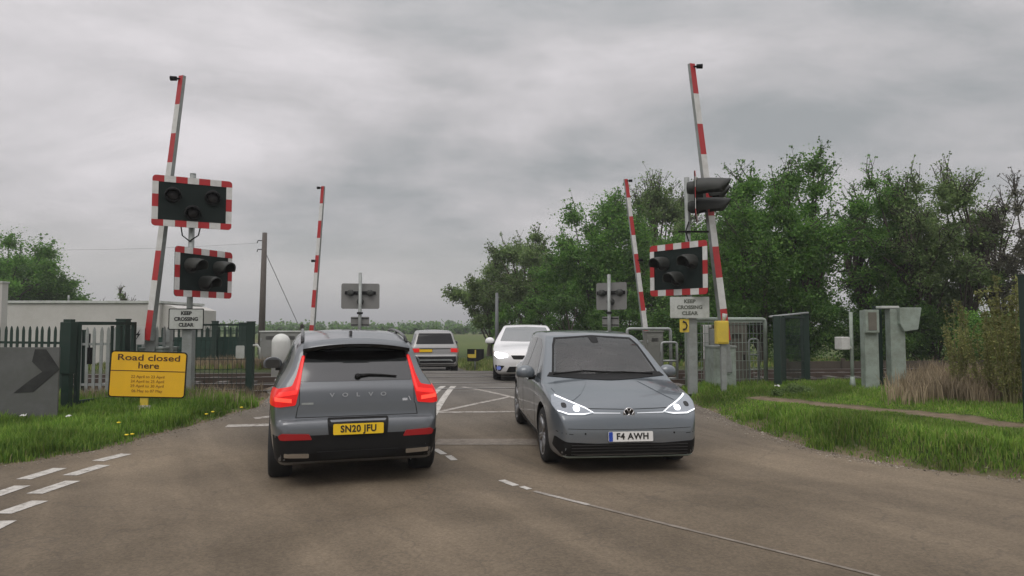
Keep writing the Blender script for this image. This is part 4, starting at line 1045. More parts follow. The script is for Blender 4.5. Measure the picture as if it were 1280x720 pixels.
# dark green gate posts + gate leaf seen end on
def post(name, px, D, ptop, w, m, label, cat='post', d=None, group=None):
    g = gpos(px, D, -.05); zt = at(px, ptop, D).z-g.z
    mb = MB(); mb.box((0, 0, zt/2), (w, d or w, zt), m); mb.box((0, 0, zt+.012), (w+.02, (d or w)+.02, .024), m)
    o = mb.build(name, None, .006); o.location = g; return tag(o, label, cat, group)
g = gpos(85, 11.9, -.05); zt = at(85, 399, 11.9).z-g.z
gp = empty('gate_post', g, 0, 'thick dark green gate post with a lock box just right of the grey arrow board', 'post')
mb = MB(); mb.box((0, 0, zt/2), (.13, .13, zt), DGREEN); mb.build('post', gp, .006)
mb = MB(); mb.box((-.01, 0, zt-.5), (.19, .17, .9), DGREEN); mb.build('lock_box', gp, .01)
gate = empty('pedestrian_gate', gpos(97, 12.1), 0, 'dark green steel gate standing open beside the thick gate post', 'gate')
gr = gate.location
def loc(px, py, D): return at(px, py, D)-gr
A0 = loc(97, 402, 12.1); A1 = loc(166, 402, 13.4)
d = Vector((A1.x-A0.x, A1.y-A0.y, 0)); L = d.length; ang = math.atan2(d.y, d.x); hgt = A0.z
MG = Matrix.Rotation(ang, 4, 'Z')
mb = MB()
for x in (0, L): mb.box(MG @ Vector((x, 0, hgt/2)), (.07, .07, hgt), DGREEN, ang)
for z in (hgt-.03, .12): mb.box(MG @ Vector((L/2, 0, z)), (L, .05, .06), DGREEN, ang)
mb.build('gate_frame', gate, .004)
mb = MB()
for k in range(1, 3): mb.box(MG @ Vector((L*.42+k*.22, 0, hgt/2)), (.06, .02, hgt-.15), DGREEN, ang)
mb.build('gate_bars', gate)
mb = MB(); mb.box(MG @ Vector((L*.2, 0, hgt*.6)), (.05, .07, .3), BLACKM, ang); mb.build('latch', gate)
g2 = post('gate_post', 153, 13.5, 400, .19, DGREEN, 'dark green gate post behind the left edge of the yellow road closed sign')
# palisade fences
def palisade(p0, p1, h, m, label, pitch=.155, pw=.07, posts=2.75, spikes=True, postm=None, extra=None):
    root = empty('palisade_fence', p0, math.atan2(p1.y-p0.y, p1.x-p0.x), label, 'fence')
    L = (Vector((p1.x, p1.y))-Vector((p0.x, p0.y))).length; dz = p1.z-p0.z
    mb = MB(); n = int(L/pitch)
    for k in range(n+1):
        x = k*pitch; z0 = dz*x/L; M = T((x, 0, z0))
        poly = [(-pw/2, .05), (pw/2, .05), (pw/2, h-.10), (pw*.28, h-.03), (0, h), (-pw*.28, h-.03), (-pw/2, h-.10)] if spikes else [(-pw/2, .05), (pw/2, .05), (pw/2, h), (-pw/2, h)]
        mb.prism(poly, .012, m, M @ Matrix.Rotation(rnd.uniform(-.012, .012), 4, 'Y'))
    mb.build('pales', root)
    for z in (.35, h-.35):
        mb = MB(); mb.box((L/2, .035, z+dz/2), (L, .04, .05), m, Matrix.Rotation(-math.atan2(dz, L), 3, 'Y')); mb.build('rail', root)
    k = 0
    while k*posts <= L+.01:
        x = k*posts; mb = MB(); mb.box((x, .08, dz*x/L+h/2-.05), (.10, .07, h), postm or m); mb.build('fence_post', root); k += 1
    return root
f0 = gpos(-40, 14.6); f1 = gpos(84, 14.2)
h_ = at(60, 407, 14.5).z - f0.z
palisade(f0, f1, h_, DGREEN, 'dark green palisade fence behind the grey arrow board', pitch=.15, pw=.065)
f0 = gpos(100, 14.15); f1 = gpos(214, 13.9)
palisade(f0, f1, h_-.02, GALV, 'pale galvanised palisade fence behind the green gate and the yellow sign', postm=DGREEN)
p = at(172.5, 419, 13.55)
mb = MB(); mb.prism(rrect(.26, .36, .02), .006, WHITE, T((0, 0, 0))); o = mb.build('warning_notice', None); o.location = p; tag(o, 'white notice with a black lightning mark on the fence behind the yellow sign', 'notice')
mb = MB(); mb.prism([(.04, .11), (-.045, -.0), (-.005, .0), (-.04, -.10), (.05, .03), (.01, .03)], .003, INK, T((0, -.0035, 0))); mb.build('lightning_mark', o)
# near end post with small notice, rail fence between mast and it
o = post('fence_post', 313, 14.4, 403, .13, DGREEN, 'slim dark green post beside the tracks, left of the dark grey SUV')
p = at(300, 440, 14.35)
mb = MB(); mb.prism(rrect(.18, .27, .03), .02, SIGNW); o = mb.build('small_notice', None); o.location = p; tag(o, 'small white notice fixed on the left side of the slim green post', 'notice')
p = at(319, 440, 14.36)
mb = MB(); mb.tube([(-.09, 0, -.14), (-.09, 0, .08), (-.05, 0, .14), (.05, 0, .14), (.09, 0, .08), (.09, 0, -.14)], .022, SIGNW, n=8); o = mb.build('white_hoop', None); o.location = p; tag(o, 'white tubular hoop on the right side of the slim green post', 'bracket')
# green netted fence beyond the tracks
f0 = gpos(160, 22.4); f1 = gpos(306, 21.8); h_ = at(270, 408, 22).z-f1.z
rt = palisade(f0, f1, h_, DGREEN, 'dark green palisade fence with green netting beyond the tracks', pitch=.2, pw=.08)
mb = MB(); Lf = (f1-f0).length; mb.box((Lf/2, -.05, h_*.46), (Lf, .012, h_*.62), mat('green_netting', (.009, .034, .024), .85, 0, .3, 4)); mb.build('netting', rt)
post('fence_post', 305, 21.7, 404, .34, DGREEN, 'broad dark green end post of the netted fence beyond the tracks', d=.14)
post('fence_post', 268, 21.5, 402, .16, DGREEN, 'dark green post rising from the middle of the netted fence')
# cabinets beyond the tracks left
CABG = mat('grey_cabinet_paint', (.20, .205, .19), .6, 0, .12, 3, dirt=(.11, .115, .09), dirtamt=.5)
def cabinet(px0, px1, ptop, D, label, m=CABG, depth=.5, doors=1, lid=None, yaw=0, h=None, cat='cabinet', name='equipment_cabinet', pbot=None):
    a = at(px0, ptop, D); b = at(px1, ptop, D); cx_ = (a.x+b.x)/2; w_ = b.x-a.x
    z0 = gz(cx_, D) if pbot is None else at(px0, pbot, D).z
    hgt = a.z-z0
    root = empty(name, (cx_, D+depth/2, z0), yaw, label, cat)
    mb = MB(); mb.box((0, 0, hgt/2), (w_, depth, hgt), m); mb.build('case', root, .015)
    mb = MB(); mb.box((0, 0, hgt+.015), (w_+.05, depth+.05, .04), lid or m); mb.build('lid', root, .008)
    for k in range(doors):
        mb = MB(); mb.box((-w_/2+w_*(k+.5)/doors, -depth/2-.008, hgt*.5), (w_/doors-.05, .016, hgt*.86), m); dr = mb.build('door', root, .005)
        mb = MB(); mb.box((-w_/2+w_*(k+.82)/doors, -depth/2-.026, hgt*.52), (.025, .02, .14), BLACKM); mb.build('handle', dr)
        for hz_ in (.2, .8): mb = MB(); mb.box((-w_/2+w_*(k+.06)/doors, -depth/2-.022, hgt*hz_), (.03, .02, .09), GALV); mb.build('hinge', dr)
        mb = MB()
        for q_ in range(5): mb.box((-w_/2+w_*(k+.5)/doors, -depth/2-.019, hgt*.80+q_*.022), (w_/doors*.4, .008, .008), BLACKM)
        mb.build('vent', dr)
    mb = MB(); mb.box((0, 0, .02), (w_+.12, depth+.12, .10), CONC); mb.build('plinth', root)
    return root
cabinet(325, 402, 415, 21.3, 'long grey relay cabinet with pale lid beyond the tracks, left of the SUV roof', lid=SIGNW, doors=3, depth=.8)
p = gpos(351, 19.0); zt = at(351, 417, 19.0).z-p.z
WCAP = mat('white_moulded_plastic', (.62, .63, .60), .45, 0, .06, 3, dirt=(.4, .42, .36), dirtamt=.4)
root = empty('domed_pillar', p, 0, 'white dome-topped plastic pillar in front of the long grey cabinet', 'cabinet')
mb = MB(); n = 10; r_ = .25
pts = [(0, 0, .05), (0, 0, zt-r_)]; rad = [r_, r_]
for k in range(1, n+1): a = R(90*k/n); pts.append((0, 0, zt-r_+r_*math.sin(a))); rad.append(max(.004, r_*math.cos(a)))
mb.tube(pts, rad, WCAP, 28); mb.build('dome_cover', root)
mb = MB(); mb.tube([(0, 0, -.05), (0, 0, .12)], .30, CONC, 20); mb.build('plinth', root)
# utility pole with stay and wires
D = 46; p = gpos(326, D); p.z = H(D); zt = at(331, 291, D).z-p.z; dxp = at(331, 291, D).x-p.x
root = empty('utility_pole', p, 0, 'tall dark timber pole standing alone left of the smaller left barrier', 'utility pole')
mb = MB(); mb.tube([(0, 0, -.3), (dxp, 0, zt)], [.24, .16], WOOD, 12); mb.build('pole', root)
mb = MB()
for z in (.55, 1.15): mb.tube([(dxp, 0, zt-z), (dxp-.45, 0, zt-z+.02), (dxp-.5, 0, zt-z-.15)], .035, BLACKM, n=6)
mb.build('insulator_arm', root)
e1 = at(372, 404, 52)-p
mb = MB(); mb.tube([(dxp, 0, zt-1.2), e1], .022, BLACKM, n=5); mb.build('stay_wire', root)
mb = MB(); pts = []
for k in range(21):
    t_ = k/20; q = Vector((dxp-.5, 0, zt-.7)).lerp(at(-300, 296, 44)-p, t_); q.z -= 1.3*4*t_*(1-t_)*.5; pts.append(q)
mb.tube(pts, .006, BLACKM, n=5); mb.build('overhead_wire', root)
# white flat-roofed building
D = 29; a = at(-70, 376, D); b = at(200, 376, D); z0 = H(D)-.1
WALLW = mat('white_rendered_wall', (.50, .49, .46), .8, 0, .06, 1.2, dirt=(.36, .35, .31), dirtamt=.5)
hb = a.z-z0; wb = b.x-a.x
root = empty('flat_roofed_building', ((a.x+b.x)/2, D, z0), R(0), 'long low off-white flat-roofed building behind the palisade fence', 'building')
mb = MB(); mb.box((0, 2, (hb-.12)/2), (wb, 4, hb-.12), WALLW); mb.build('wall', root)
mb = MB(); mb.box((0, 2, hb-.05), (wb+.14, 4.14, .11), SIGNW); mb.build('roof', root, .01)
for x in (-2.4, 1.2): mb = MB(); mb.box((x, -.012, hb*.5-.1), (1.0, .03, .6), GLASSD); mb.build('window', root)
mb = MB(); mb.tube([(wb/2-4.1, .3, hb), (wb/2-4.1, .3, hb+.25)], .04, GALV, 8); mb.build('vent_pipe', root)
a2 = at(200, 380, D); b2 = at(222, 384, D)
mb = MB(); hh2 = b2.z-z0; mb.prism([(0, 0), (0, hb-.14), (.35, hb-.2), (b2.x-a2.x, hh2-.08), (b2.x-a2.x, 0)], 3.6, WALLW, T((wb/2+.002, .2, 0))); mb.build('end_bay', root)
mb = MB(); mb.box((wb/2-.35, -.06, hb-.75), (.14, .1, .18), GALV); mb.build('wall_lamp', root)
D = 24; a = at(3, 353, D)
mb = MB(); mb.box((0, 0, (a.z-H(D))/2), (.22, .3, a.z-H(D)), WALLW); mb.box((0, 0, a.z-H(D)), (.28, .36, .06), SIGNW); o = mb.build('pale_pillar', None, .01); o.location = (a.x, D, H(D)); tag(o, 'pale square pillar rising over the low building at the left edge', 'pillar')
# --------- right-hand equipment
def frame(px0, px1, ptop, D, label, pbot=None, r=.03, mids=0, rails=(), D1=None, m=GALV, yawd=0):
    D1 = D1 or D
    g0 = gpos(px0, D); a = at(px0, ptop, D); b = at(px1, ptop, D1)
    zb = gz(a.x, D)-.05
    root = empty('guard_rail', (a.x, D, zb), math.atan2(D1-D, b.x-a.x), label, 'railing')
    L = math.hypot(b.x-a.x, D1-D); hgt = a.z-zb
    if pbot: z1 = at(px0, pbot, D).z-zb
    else: z1 = None
    mb = MB(); mb.tube([(0, 0, 0), (0, 0, hgt-.06), (.02, 0, hgt-.015), (.06, 0, hgt), (L-.06, 0, hgt), (L-.02, 0, hgt-.015), (L, 0, hgt-.06), (L, 0, 0)], r, m, 10); mb.build('hoop', root)
    for k in range(mids):
        mb = MB(); x = L*(k+1)/(mids+1); mb.tube([(x, 0, 0), (x, 0, hgt)], r*.9, m, 8); mb.build('upright', root)
    for f in rails:
        mb = MB(); mb.tube([(0, 0, hgt*f), (L, 0, hgt*f)], r*.8, m, 8); mb.build('cross_rail', root)
    return root
frame(784, 838, 411, 19.6, 'grey tube guard rail beyond the tracks, behind the smaller right barrier', mids=0, rails=(.1,), r=.045)
frame(827, 846, 428, 18.9, 'small low grey tube frame just left of the right mast', rails=(.55, .12), r=.035)
cabinet(808, 829, 415, 20.2, 'grey cabinet behind the small tube frame, left of the right mast', m=mat('drab_cabinet', (.17, .175, .155), .7, 0, .15, 3, dirt=(.1, .1, .08), dirtamt=.5))
frame(858, 956, 399, 14.5, 'grey green tube guard frame around the tall cabinets right of the road', rails=(.08,), mids=1, r=.045, D1=14.9, m=GREENG)
DRAB = mat('weathered_brown_grey_case', (.155, .145, .12), .75, 0, .2, 2.5, dirt=(.085, .075, .055), dirtamt=.7)
cabinet(906, 934, 405, 15.4, 'tall brown-grey weathered cabinet behind the guard frame', m=DRAB, depth=.5)
cabinet(884, 903, 408, 15.9, 'tall narrow grey cabinet hidden behind the yellow box post', m=DRAB, depth=.4)
D = 15.2; g = gpos(883, D); zt = at(883, 408, D).z-g.z
mb = MB(); mb.box((0, 0, zt-.35), (.11, .08, .75), WHITE); mb.box((.04, .02, zt+.0), (.16, .08, .06), WHITE); mb.box((0, .03, (zt-.7)/2), (.05, .05, zt-.7), GALV); o = mb.build('white_marker_panel', None, .008); o.location = g; tag(o, 'narrow white upright panel left of the yellow box post', 'marker')
frame(936, 948, 424, 15.1, 'small pale tube frame right of the tall brown-grey cabinet', rails=(.72, .45), r=.022)
D = 13.6; g = gpos(904, D); zt = at(904, 430, D).z-g.z
root = empty('yellow_box_post', g, 0, 'bright yellow box on a slim grey post in front of the guard frame', 'box on post')
mb = MB(); mb.box((0, 0, zt/2-.02), (.10, .10, zt+.06), GALV); mb.build('post', root, .006)
mb = MB(); hy = at(904, 401, D).z-at(904, 430, D).z; mb.box((-.03, -.02, zt+hy/2), (.25, .16, hy), YEL2); bx = mb.build('box', root, .02)
mb = MB(); mb.box((-.03, -.105, zt+hy/2), (.20, .012, hy*.85), YEL2); mb.build('door', bx, .004)
mb = MB(); mb.tube([(.02, 0, zt+hy), (.05, 0, zt+hy+.14)], [.03, .05], SIGNW, n=10); mb.build('top_fitting', root)
# dark green gate end and post
D0 = 14.3
root = empty('green_steel_gate', gpos(972, D0, -.05), R(62), 'dark green steel gate seen almost end-on, right of the guard frame', 'gate')
zt = at(972, 396, D0).z-root.location.z
mb = MB()
for k in range(14): mb.box((k*.10, 0, zt/2), (.07, .045, zt), DGREEN)
mb.build('bars', root)
mb = MB(); mb.box((.62, .03, zt-.05), (1.32, .04, .07), DGREEN); mb.box((.62, .03, .2), (1.32, .04, .07), DGREEN); mb.build('gate_frame', root)
mb = MB(); mb.box((.0, 0, zt/2), (.14, .14, zt+.04), DGREEN); mb.build('hinge_post', root, .008)
o = post('fence_post', 1007, 16.2, 391, .15, DGREEN, 'dark green post with a thin grey bar reaching left to the green gate')
a = at(962, 396, 15.0); b = at(1010, 391, 16.1)
mb = MB(); mb.tube([a-o.location, b-o.location], .025, GALV, 8); q = mb.build('tie_bar', o)
def mesh_panel(x0, D0, x1, D1, ptop, m, label, name='mesh_fence', sp_=.09, bot=.06):
    g0, g1 = gpos(x0, D0), gpos(x1, D1); root = empty(name, g0, math.atan2(g1.y-g0.y, g1.x-g0.x), label, 'fence')
    L = math.hypot(g1.x-g0.x, g1.y-g0.y); hh_ = at(x0, ptop, D0).z-g0.z; mb = MB(); k = 0
    while k*sp_ < L: mb.box((k*sp_, 0, (hh_+bot)/2), (.009, .009, hh_-bot), m); k += 1
    q = bot
    while q < hh_: mb.box((L/2, .011, q), (L, .009, .012), m); q += .2
    mb.build('wire_mesh', root)
    mb = MB(); mb.box((L/2, .0, hh_), (L, .04, .04), m); mb.build('top_rail', root); return root
mesh_panel(216, 14.15, 311, 14.4, 406, DGREEN, 'dark green wire mesh fence between the left mast and the slim green post')
mesh_panel(872, 14.75, 955, 15.1, 402, GREENG, 'grey green wire mesh panel inside the guard frame', 'mesh_screen')
mesh_panel(980, 15.3, 1006, 16.1, 396, DGREEN, 'dark green wire mesh between the green gate and its post', 'mesh_screen', .07)
# camera box on pole
D = 14.0; g = gpos(1065, D); zt = at(1065, 390, D).z-g.z
root = empty('camera_post', g, 0, 'thin grey post carrying a small white box on its left side', 'post')
mb = MB(); mb.tube([(0, 0, -.05), (0, 0, zt)], .035, GREENG, 12); mb.tube([(0, 0, 0), (0, 0, .12), (0, 0, .25)], [.07, .055, .04], GREENG, 12); mb.build('post', root)
zb_ = at(1052, 429, D).z-g.z; xb_ = at(1052, 429, D).x-g.x
mb = MB(); mb.box((xb_, -.03, zb_), (.20, .22, .26), WHITE, .25); bx = mb.build('white_box', root, .02)
mb = MB(); mb.tube([(xb_+.08, 0, zb_-.05), (-.02, 0, zb_-.10), (0, 0, zb_-.12)], [.05, .035, .03], SIGNW, n=8); mb.build('arm', bx)
# three equipment pillars
D = 13.8
def pillar(px0, px1, ptop, D, label, m, kind=0, name='equipment_pillar'):
    a = at(px0, ptop, D); b = at(px1, ptop, D); cx_ = (a.x+b.x)/2; w_ = b.x-a.x; g = gz(cx_, D)-.05; hgt = a.z-g
    root = empty(name, (cx_, D, g), 0, label, 'pillar')
    mb = MB(); mb.box((0, 0, hgt/2), (w_, w_*.7, hgt), m); mb.build('column', root, .012)
    if kind == 1:
        mb = MB(); mb.box((-.02, -w_*.45, hgt-.22), (w_*1.0, w_*.4, .46), m); mb.build('box', root, .01)
        mb = MB(); mb.box((-.02, -w_*.67, hgt-.22), (w_*.6, .01, .36), DRAB); mb.build('panel', root, .003)
    if kind == 2:
        mb = MB(); mb.prism([(-.02, .02), (.42, .02), (.34, -.42), (.06, -.46), (-.02, -.3)], .30, m, T((w_*.05, -.2, hgt))); mb.build('hood', root, .012)
        mb = MB(); mb.box((-.14, 0, hgt+.03), (.36, .22, .05), SIGNW); mb.build('top_plate', root, .01)
    mb = MB(); mb.box((0, 0, .04), (w_+.2, w_+.1, .12), CONC); mb.build('plinth', root)
    return root
pillar(1077, 1094, 388, D, 'grey green equipment pillar with a box near its top, left one of the pair', GREENG, 1)
pillar(1109, 1127, 386, D, 'grey green equipment pillar with a large hood, right one of the pair', GREENG, 2)
post('fence_post', 1098, 14.1, 384, .13, DGREEN, 'dark green post between the two grey green equipment pillars')
post('fence_post', 1286, 9.8, 345, .13, DGREEN, 'dark post at the right edge of the picture among the tall weeds')
# timber retaining boards beyond, right
root = empty('timber_retaining_wall', gpos(980, 21.5), R(7), 'low brown board wall beyond the tracks on the right', 'wall')
BRW = mat('brown_boards', (.055, .045, .032), .85, 0, .35, 3)
for k in range(4):
    mb = MB(); mb.box((1.0+k*1.9, 0, .22), (1.86, .05, .42), BRW); mb.build('board', root, .005)
    mb = MB(); mb.box((.05+k*1.9, -.06, .26), (.1, .1, .52), BRW); mb.build('stake', root, .005)
# tall slim grey pole centre-right, black and yellow marker board far down the road
D = 36; g = gpos(621, D); g.z = H(D); zt = at(621, 366, D).z-g.z
mb = MB(); mb.tube([(0, 0, 0), (0, 0, zt)], [.11, .08], mat('dull_grey_column', (.13, .14, .145), .6), 12); mb.tube([(0, 0, 0), (0, 0, .5)], .2, GALV, 12); o = mb.build('lamp_column', None); o.location = g; tag(o, 'slim grey column behind the white hatchback at the edge of the trees', 'pole')
D = 31; a = at(594, 444, D); g = Vector((a.x, D, H(D)+.05))
root = empty('direction_board', g, R(0), 'small black and yellow marker board on the verge far beyond the crossing', 'sign')
M = T((0, -.04, a.z-g.z))
mb = MB(); mb.prism([(-.36, .28), (.40, .28), (.40, -.14), (.1, -.28), (-.36, -.28)], .02, BLACKM, M); mb.prism([(-.34, .05), (-.02, .05), (-.02, .24), (.04, .24), (.04, -.12), (-.28, -.12), (-.34, -.05)], .006, YEL2, M @ T((0, -.008, 0))); mb.build('board', root)
mb = MB(); mb.tube([(0, 0, -.1), (0, 0, a.z-g.z+.2)], .04, GALV, 8); mb.build('post', root)
# railway tracks
for i, (y0, a_) in enumerate(TRK):
    root = empty('railway_track', (0, y0, H(y0)), a_, ('nearer' if i == 0 else 'farther')+' railway track crossing the road from left to right', 'railway track')
    for s in (-1, 1):
        mb = MB()
        for x0, x1, top in ((-34, -6.1, .05), (-6.1, 3.9, .012), (3.9, 34, .05)):
            mb.box(((x0+x1)/2, s*.7525, top-.07), (x1-x0, .07, .14), STEEL); mb.box(((x0+x1)/2, s*.7525, top+.002), (x1-x0, .05, .006), STEELTOP)
        mb.build('rail', root)
    for k in range(-24, 25):
        x = k*.7
        if -6.4 < x < 4.1: continue
        mb = MB(); mb.box((x, 0, -.10), (.25, 2.5, .13), mat('sleeper_concrete', (.10, .092, .08), .9, 0, .2, 4)); mb.build('sleeper', root)
#@@VEG
# ------------------------------------------------------------------ vegetation
BARK = mat('bark', (.075, .062, .048), .9, 0, .35, 6, .6, 40)
TWIG = mat('twig_bark', (.055, .045, .038), .85, 0, .3, 6)
LF_MID = leafmat('hawthorn_leaf', [(.062, .155, .028), (.11, .245, .042), (.185, .33, .068)])
LF_DARK = leafmat('dark_leaf', [(.050, .120, .028), (.090, .195, .040), (.15, .265, .06)])
LF_PALE = leafmat('pale_young_leaf', [(.10, .170, .055), (.16, .245, .080), (.24, .315, .12)])
LF_GREY = leafmat('sparse_grey_leaf', [(0.083, 0.087, 0.060), (0.128, 0.128, 0.087), (0.180, 0.180, 0.128)])
LF_YEL = leafmat('yellow_green_leaf', [(.16, .19, .06), (.25, .27, .09), (.36, .35, .14)])
GRASS = leafmat('grass_blade', [(.075, .14, .024), (.14, .21, .040), (.23, .26, .080), (.34, .31, .15)], .6, .35)
GRASSD = leafmat('lush_grass_blade', [(.085, .185, .024), (.155, .275, .040), (.25, .35, .066)], .6, .35)
DRYG = leafmat('dry_grass_stem', [(.16, .125, .08), (.26, .21, .135), (.38, .31, .21)], .7, .2)
def leaves_mesh(name, centres, rad, count, size, rg, m, parent, squash=.85, aspect=.75):
    """many small leaf faces spread through clumps"""
    nC = len(centres); cen = np.array(centres); radv = np.array(rad) if hasattr(rad, '__len__') else np.full(nC, rad)
    idx = rg.integers(0, nC, count)
    v = rg.normal(size=(count, 3)); v /= np.linalg.norm(v, axis=1)[:, None]
    rr = np.minimum(np.abs(rg.normal(size=count))*.62, 1.7)
    off = v*(rr*radv[idx])[:, None]; off[:, 2] *= squash
    c = cen[idx]+off
    a = rg.normal(size=(count, 3)); a /= np.linalg.norm(a, axis=1)[:, None]
    b = np.cross(a, rg.normal(size=(count, 3))+np.array([0, 0, .8])); b /= np.linalg.norm(b, axis=1)[:, None]
    s = size*(.55+.9*rg.random(count))[:, None]
    P0 = c-a*s*.5; P1 = c+b*s*aspect*.5; P2 = c+a*s*.5; P3 = c-b*s*aspect*.5
    V = np.stack([P0, P1, P2, P3], 1).reshape(-1, 3)
    me = bpy.data.meshes.new(name); me.vertices.add(len(V)); me.vertices.foreach_set('co', V.ravel())
    me.loops.add(count*4); me.loops.foreach_set('vertex_index', np.arange(count*4)); me.polygons.add(count); me.polygons.foreach_set('loop_start', np.arange(0, count*4, 4))
    me.update(calc_edges=True); me.validate(); me.materials.append(m)
    o = bpy.data.objects.new(name, me); C.objects.link(o)
    if parent: o.parent = parent
    return o
def tree(name, label, cat, group, px, D, ptop, pw, seed, lf, nleaf=26000, ncl=60, base=.22, leaf=.17, bare=1., stems=1, squash=1., px2=None, clr=None, shape=1., zoff=0):
    """px: image column of the trunk, ptop: image row of the crown top, pw: crown width in image px"""
    g = gpos(px, D); 
    if D > 25: g.z = H(D)
    g.z += zoff
    h = at(px, ptop, D).z-g.z; w = pw/F*D
    nleaf = int(nleaf*3.8); leaf *= .60
    rg = np.random.default_rng(seed); rr = random.Random(seed)
    root = empty(name, g, 0, label, cat, group)
    cz0 = h*base; cr = (h-cz0)/2; cc = Vector((0, 0, cz0+cr))
    cl = []; tries = 0
    while len(cl) < ncl and tries < 5000:
        tries += 1
        v = Vector((rr.uniform(-1, 1), rr.uniform(-1, 1), rr.uniform(-1, 1))); l = v.length
        if l > 1 or l < .25 and rr.random() < .8: continue
        lump = .80+.34*noise.noise(v.normalized()*1.9+Vector((seed*3.3, 0, 0)))
        if l > lump: continue
        q = cc+Vector((v.x*w/2*shape, v.y*w/2*.8, v.z*cr))
        if v.z < -.1: q.x *= .85
        if all((q-c).length > w*.045 for c in cl): cl.append(q)
    mb = MB(); tw = h*.028
    tops = []
    for s in range(stems):
        a = rr.uniform(0, 6.28); sp = .10*h if stems > 1 else .03*h
        x0 = Vector((math.cos(a), math.sin(a), 0))*(.04*h if stems > 1 else 0)
        pts = [x0+Vector((0, 0, -.2)), x0+Vector((0, 0, .02)), x0*1.6+Vector((rr.uniform(-.1, .1), 0, h*base*.6)), Vector((math.cos(a), math.sin(a), 0))*sp+Vector((0, 0, h*(base+.12))), Vector((math.cos(a), math.sin(a), 0))*sp*1.9+Vector((0, 0, h*(base+.38)))]
        r_ = tw if stems == 1 else tw*.7
        mb.tube(pts, [r_*1.5, r_*1.15, r_*.9, r_*.65, r_*.3], BARK, 9); tops.append(pts)
    for c in cl:
        st = min(tops, key=lambda p: (p[3]-c).length); k = rr.random()
        src = st[2].lerp(st[3], k) if c.z < h*.55 else st[3].lerp(st[4], k)
        mid = src.lerp(c, .5)+Vector((rr.uniform(-.3, .3), rr.uniform(-.3, .3), rr.uniform(.0, .5)))*h*.05
        r_ = tw*rr.uniform(.22, .38)
        mb.tube([src, src.lerp(mid, .5), mid, mid.lerp(c, .6), c], [r_, r_*.85, r_*.65, r_*.45, r_*.2], BARK, 6)
    # bare twig ends poking out of the crown
    tc_ = []
    for c in cl:
        d0 = (c-cc); d0.x /= w/2; d0.y /= w/2; d0.z /= cr
        out_ = d0.length
        if out_ < .5 or c.z < cc.z-cr*.3: continue
        for k in range(int(rr.choice((2, 3, 4))*bare)):
            d = (d0.normalized()+Vector((rr.uniform(-.5, .5), rr.uniform(-.5, .5), rr.uniform(-.1, .7)))).normalized(); L = rr.uniform(.06, .15)*h
            b1 = c+d*L*.55+Vector((rr.uniform(-.06, .06), 0, rr.uniform(-.05, .08)))*h*.3; b2 = c+d*L
            mb.tube([c, b1, b2], [.026, .018, .008], TWIG, 4); tc_ += [tuple(b1), tuple(b2), tuple(b1.lerp(b2, .5))]
            for j in range(2):
                e_ = b1.lerp(b2, rr.random())+Vector((rr.uniform(-1, 1), rr.uniform(-1, 1), rr.uniform(-.2, 1)))*L*.35
                mb.tube([b1.lerp(b2, .2*j), e_], [.012, .006], TWIG, 3, cap=False); tc_.append(tuple(e_))
    mb.build('trunk', root)
    crad = [w*rr.uniform(.080, .135) for _ in cl]
    leaves_mesh('crown', [tuple(c) for c in cl], crad, nleaf, leaf, rg, lf, root, squash=.8)
    if tc_: leaves_mesh('outer_leaves', tc_, .14*h/9, int(nleaf*.05), leaf*.85, rg, clr or lf, root)
    return root
TG = 'trees beyond the tracks'
tree('broadleaf_tree', 'pale twiggy tree at the left end of the centre row, next to the open field', 'tree', TG, 612, 44, 318, 96, 11, LF_PALE, 15000, 44, .16, .20, 1.5)
tree('broadleaf_tree', 'spiky-topped tree second from the left in the centre row', 'tree', TG, 668, 42, 272, 120, 12, LF_PALE, 17000, 52, .12, .20, 1.8)
tree('broadleaf_tree', 'rounded mid-green tree directly behind the smaller right barrier', 'tree', TG, 752, 38, 242, 170, 13, LF_MID, 32000, 75, .08, .20, 1.2)
tree('broadleaf_tree', 'tall thinly leaved tree left of the sideways light head', 'tree', TG, 822, 40, 222, 140, 14, LF_PALE, 20000, 62, .12, .20, 2.0)
tree('broadleaf_tree', 'mid-green tree filling the gap behind the right striped board', 'tree', TG, 868, 33, 262, 150, 15, LF_MID, 24000, 60, .05, .17, .6)
tree('hawthorn_tree', 'large dense dark green tree right of the tall right barrier, twigs spiking from its top', 'tree', TG, 970, 26.5, 186, 178, 16, LF_MID, 50000, 100, .04, .15, 1.1, stems=3, clr=LF_DARK)
tree('broadleaf_tree', 'broad tree with open lower trunks behind the camera post and pillars', 'tree', TG, 1112, 27.5, 214, 150, 17, LF_MID, 26000, 80, .14, .14, 1.4, stems=4)
tree('broadleaf_tree', 'tree with arching bare-tipped branches right of the equipment pillars', 'tree', TG, 1186, 26, 200, 150, 18, LF_PALE, 24000, 80, .14, .14, 1.8, stems=4)
tree('broadleaf_tree', 'thin grey sparsely leaved tree at the right edge', 'tree', TG, 1275, 25, 232, 110, 19, LF_GREY, 4500, 44, .15, .13, 1.8, stems=3)
tree('broadleaf_tree', 'dense dark green tree at the left edge beyond the flat-roofed building', 'tree', TG, 12, 44, 292, 150, 20, LF_MID, 30000, 70, .12, .20, .9)
tree('broadleaf_tree', 'lower rounded tree rising over the flat-roofed building', 'tree', TG, 76, 46, 345, 90, 21, LF_MID, 12000, 40, .15, .2, 1.2)
BG = 'undergrowth bushes at the foot of the trees'
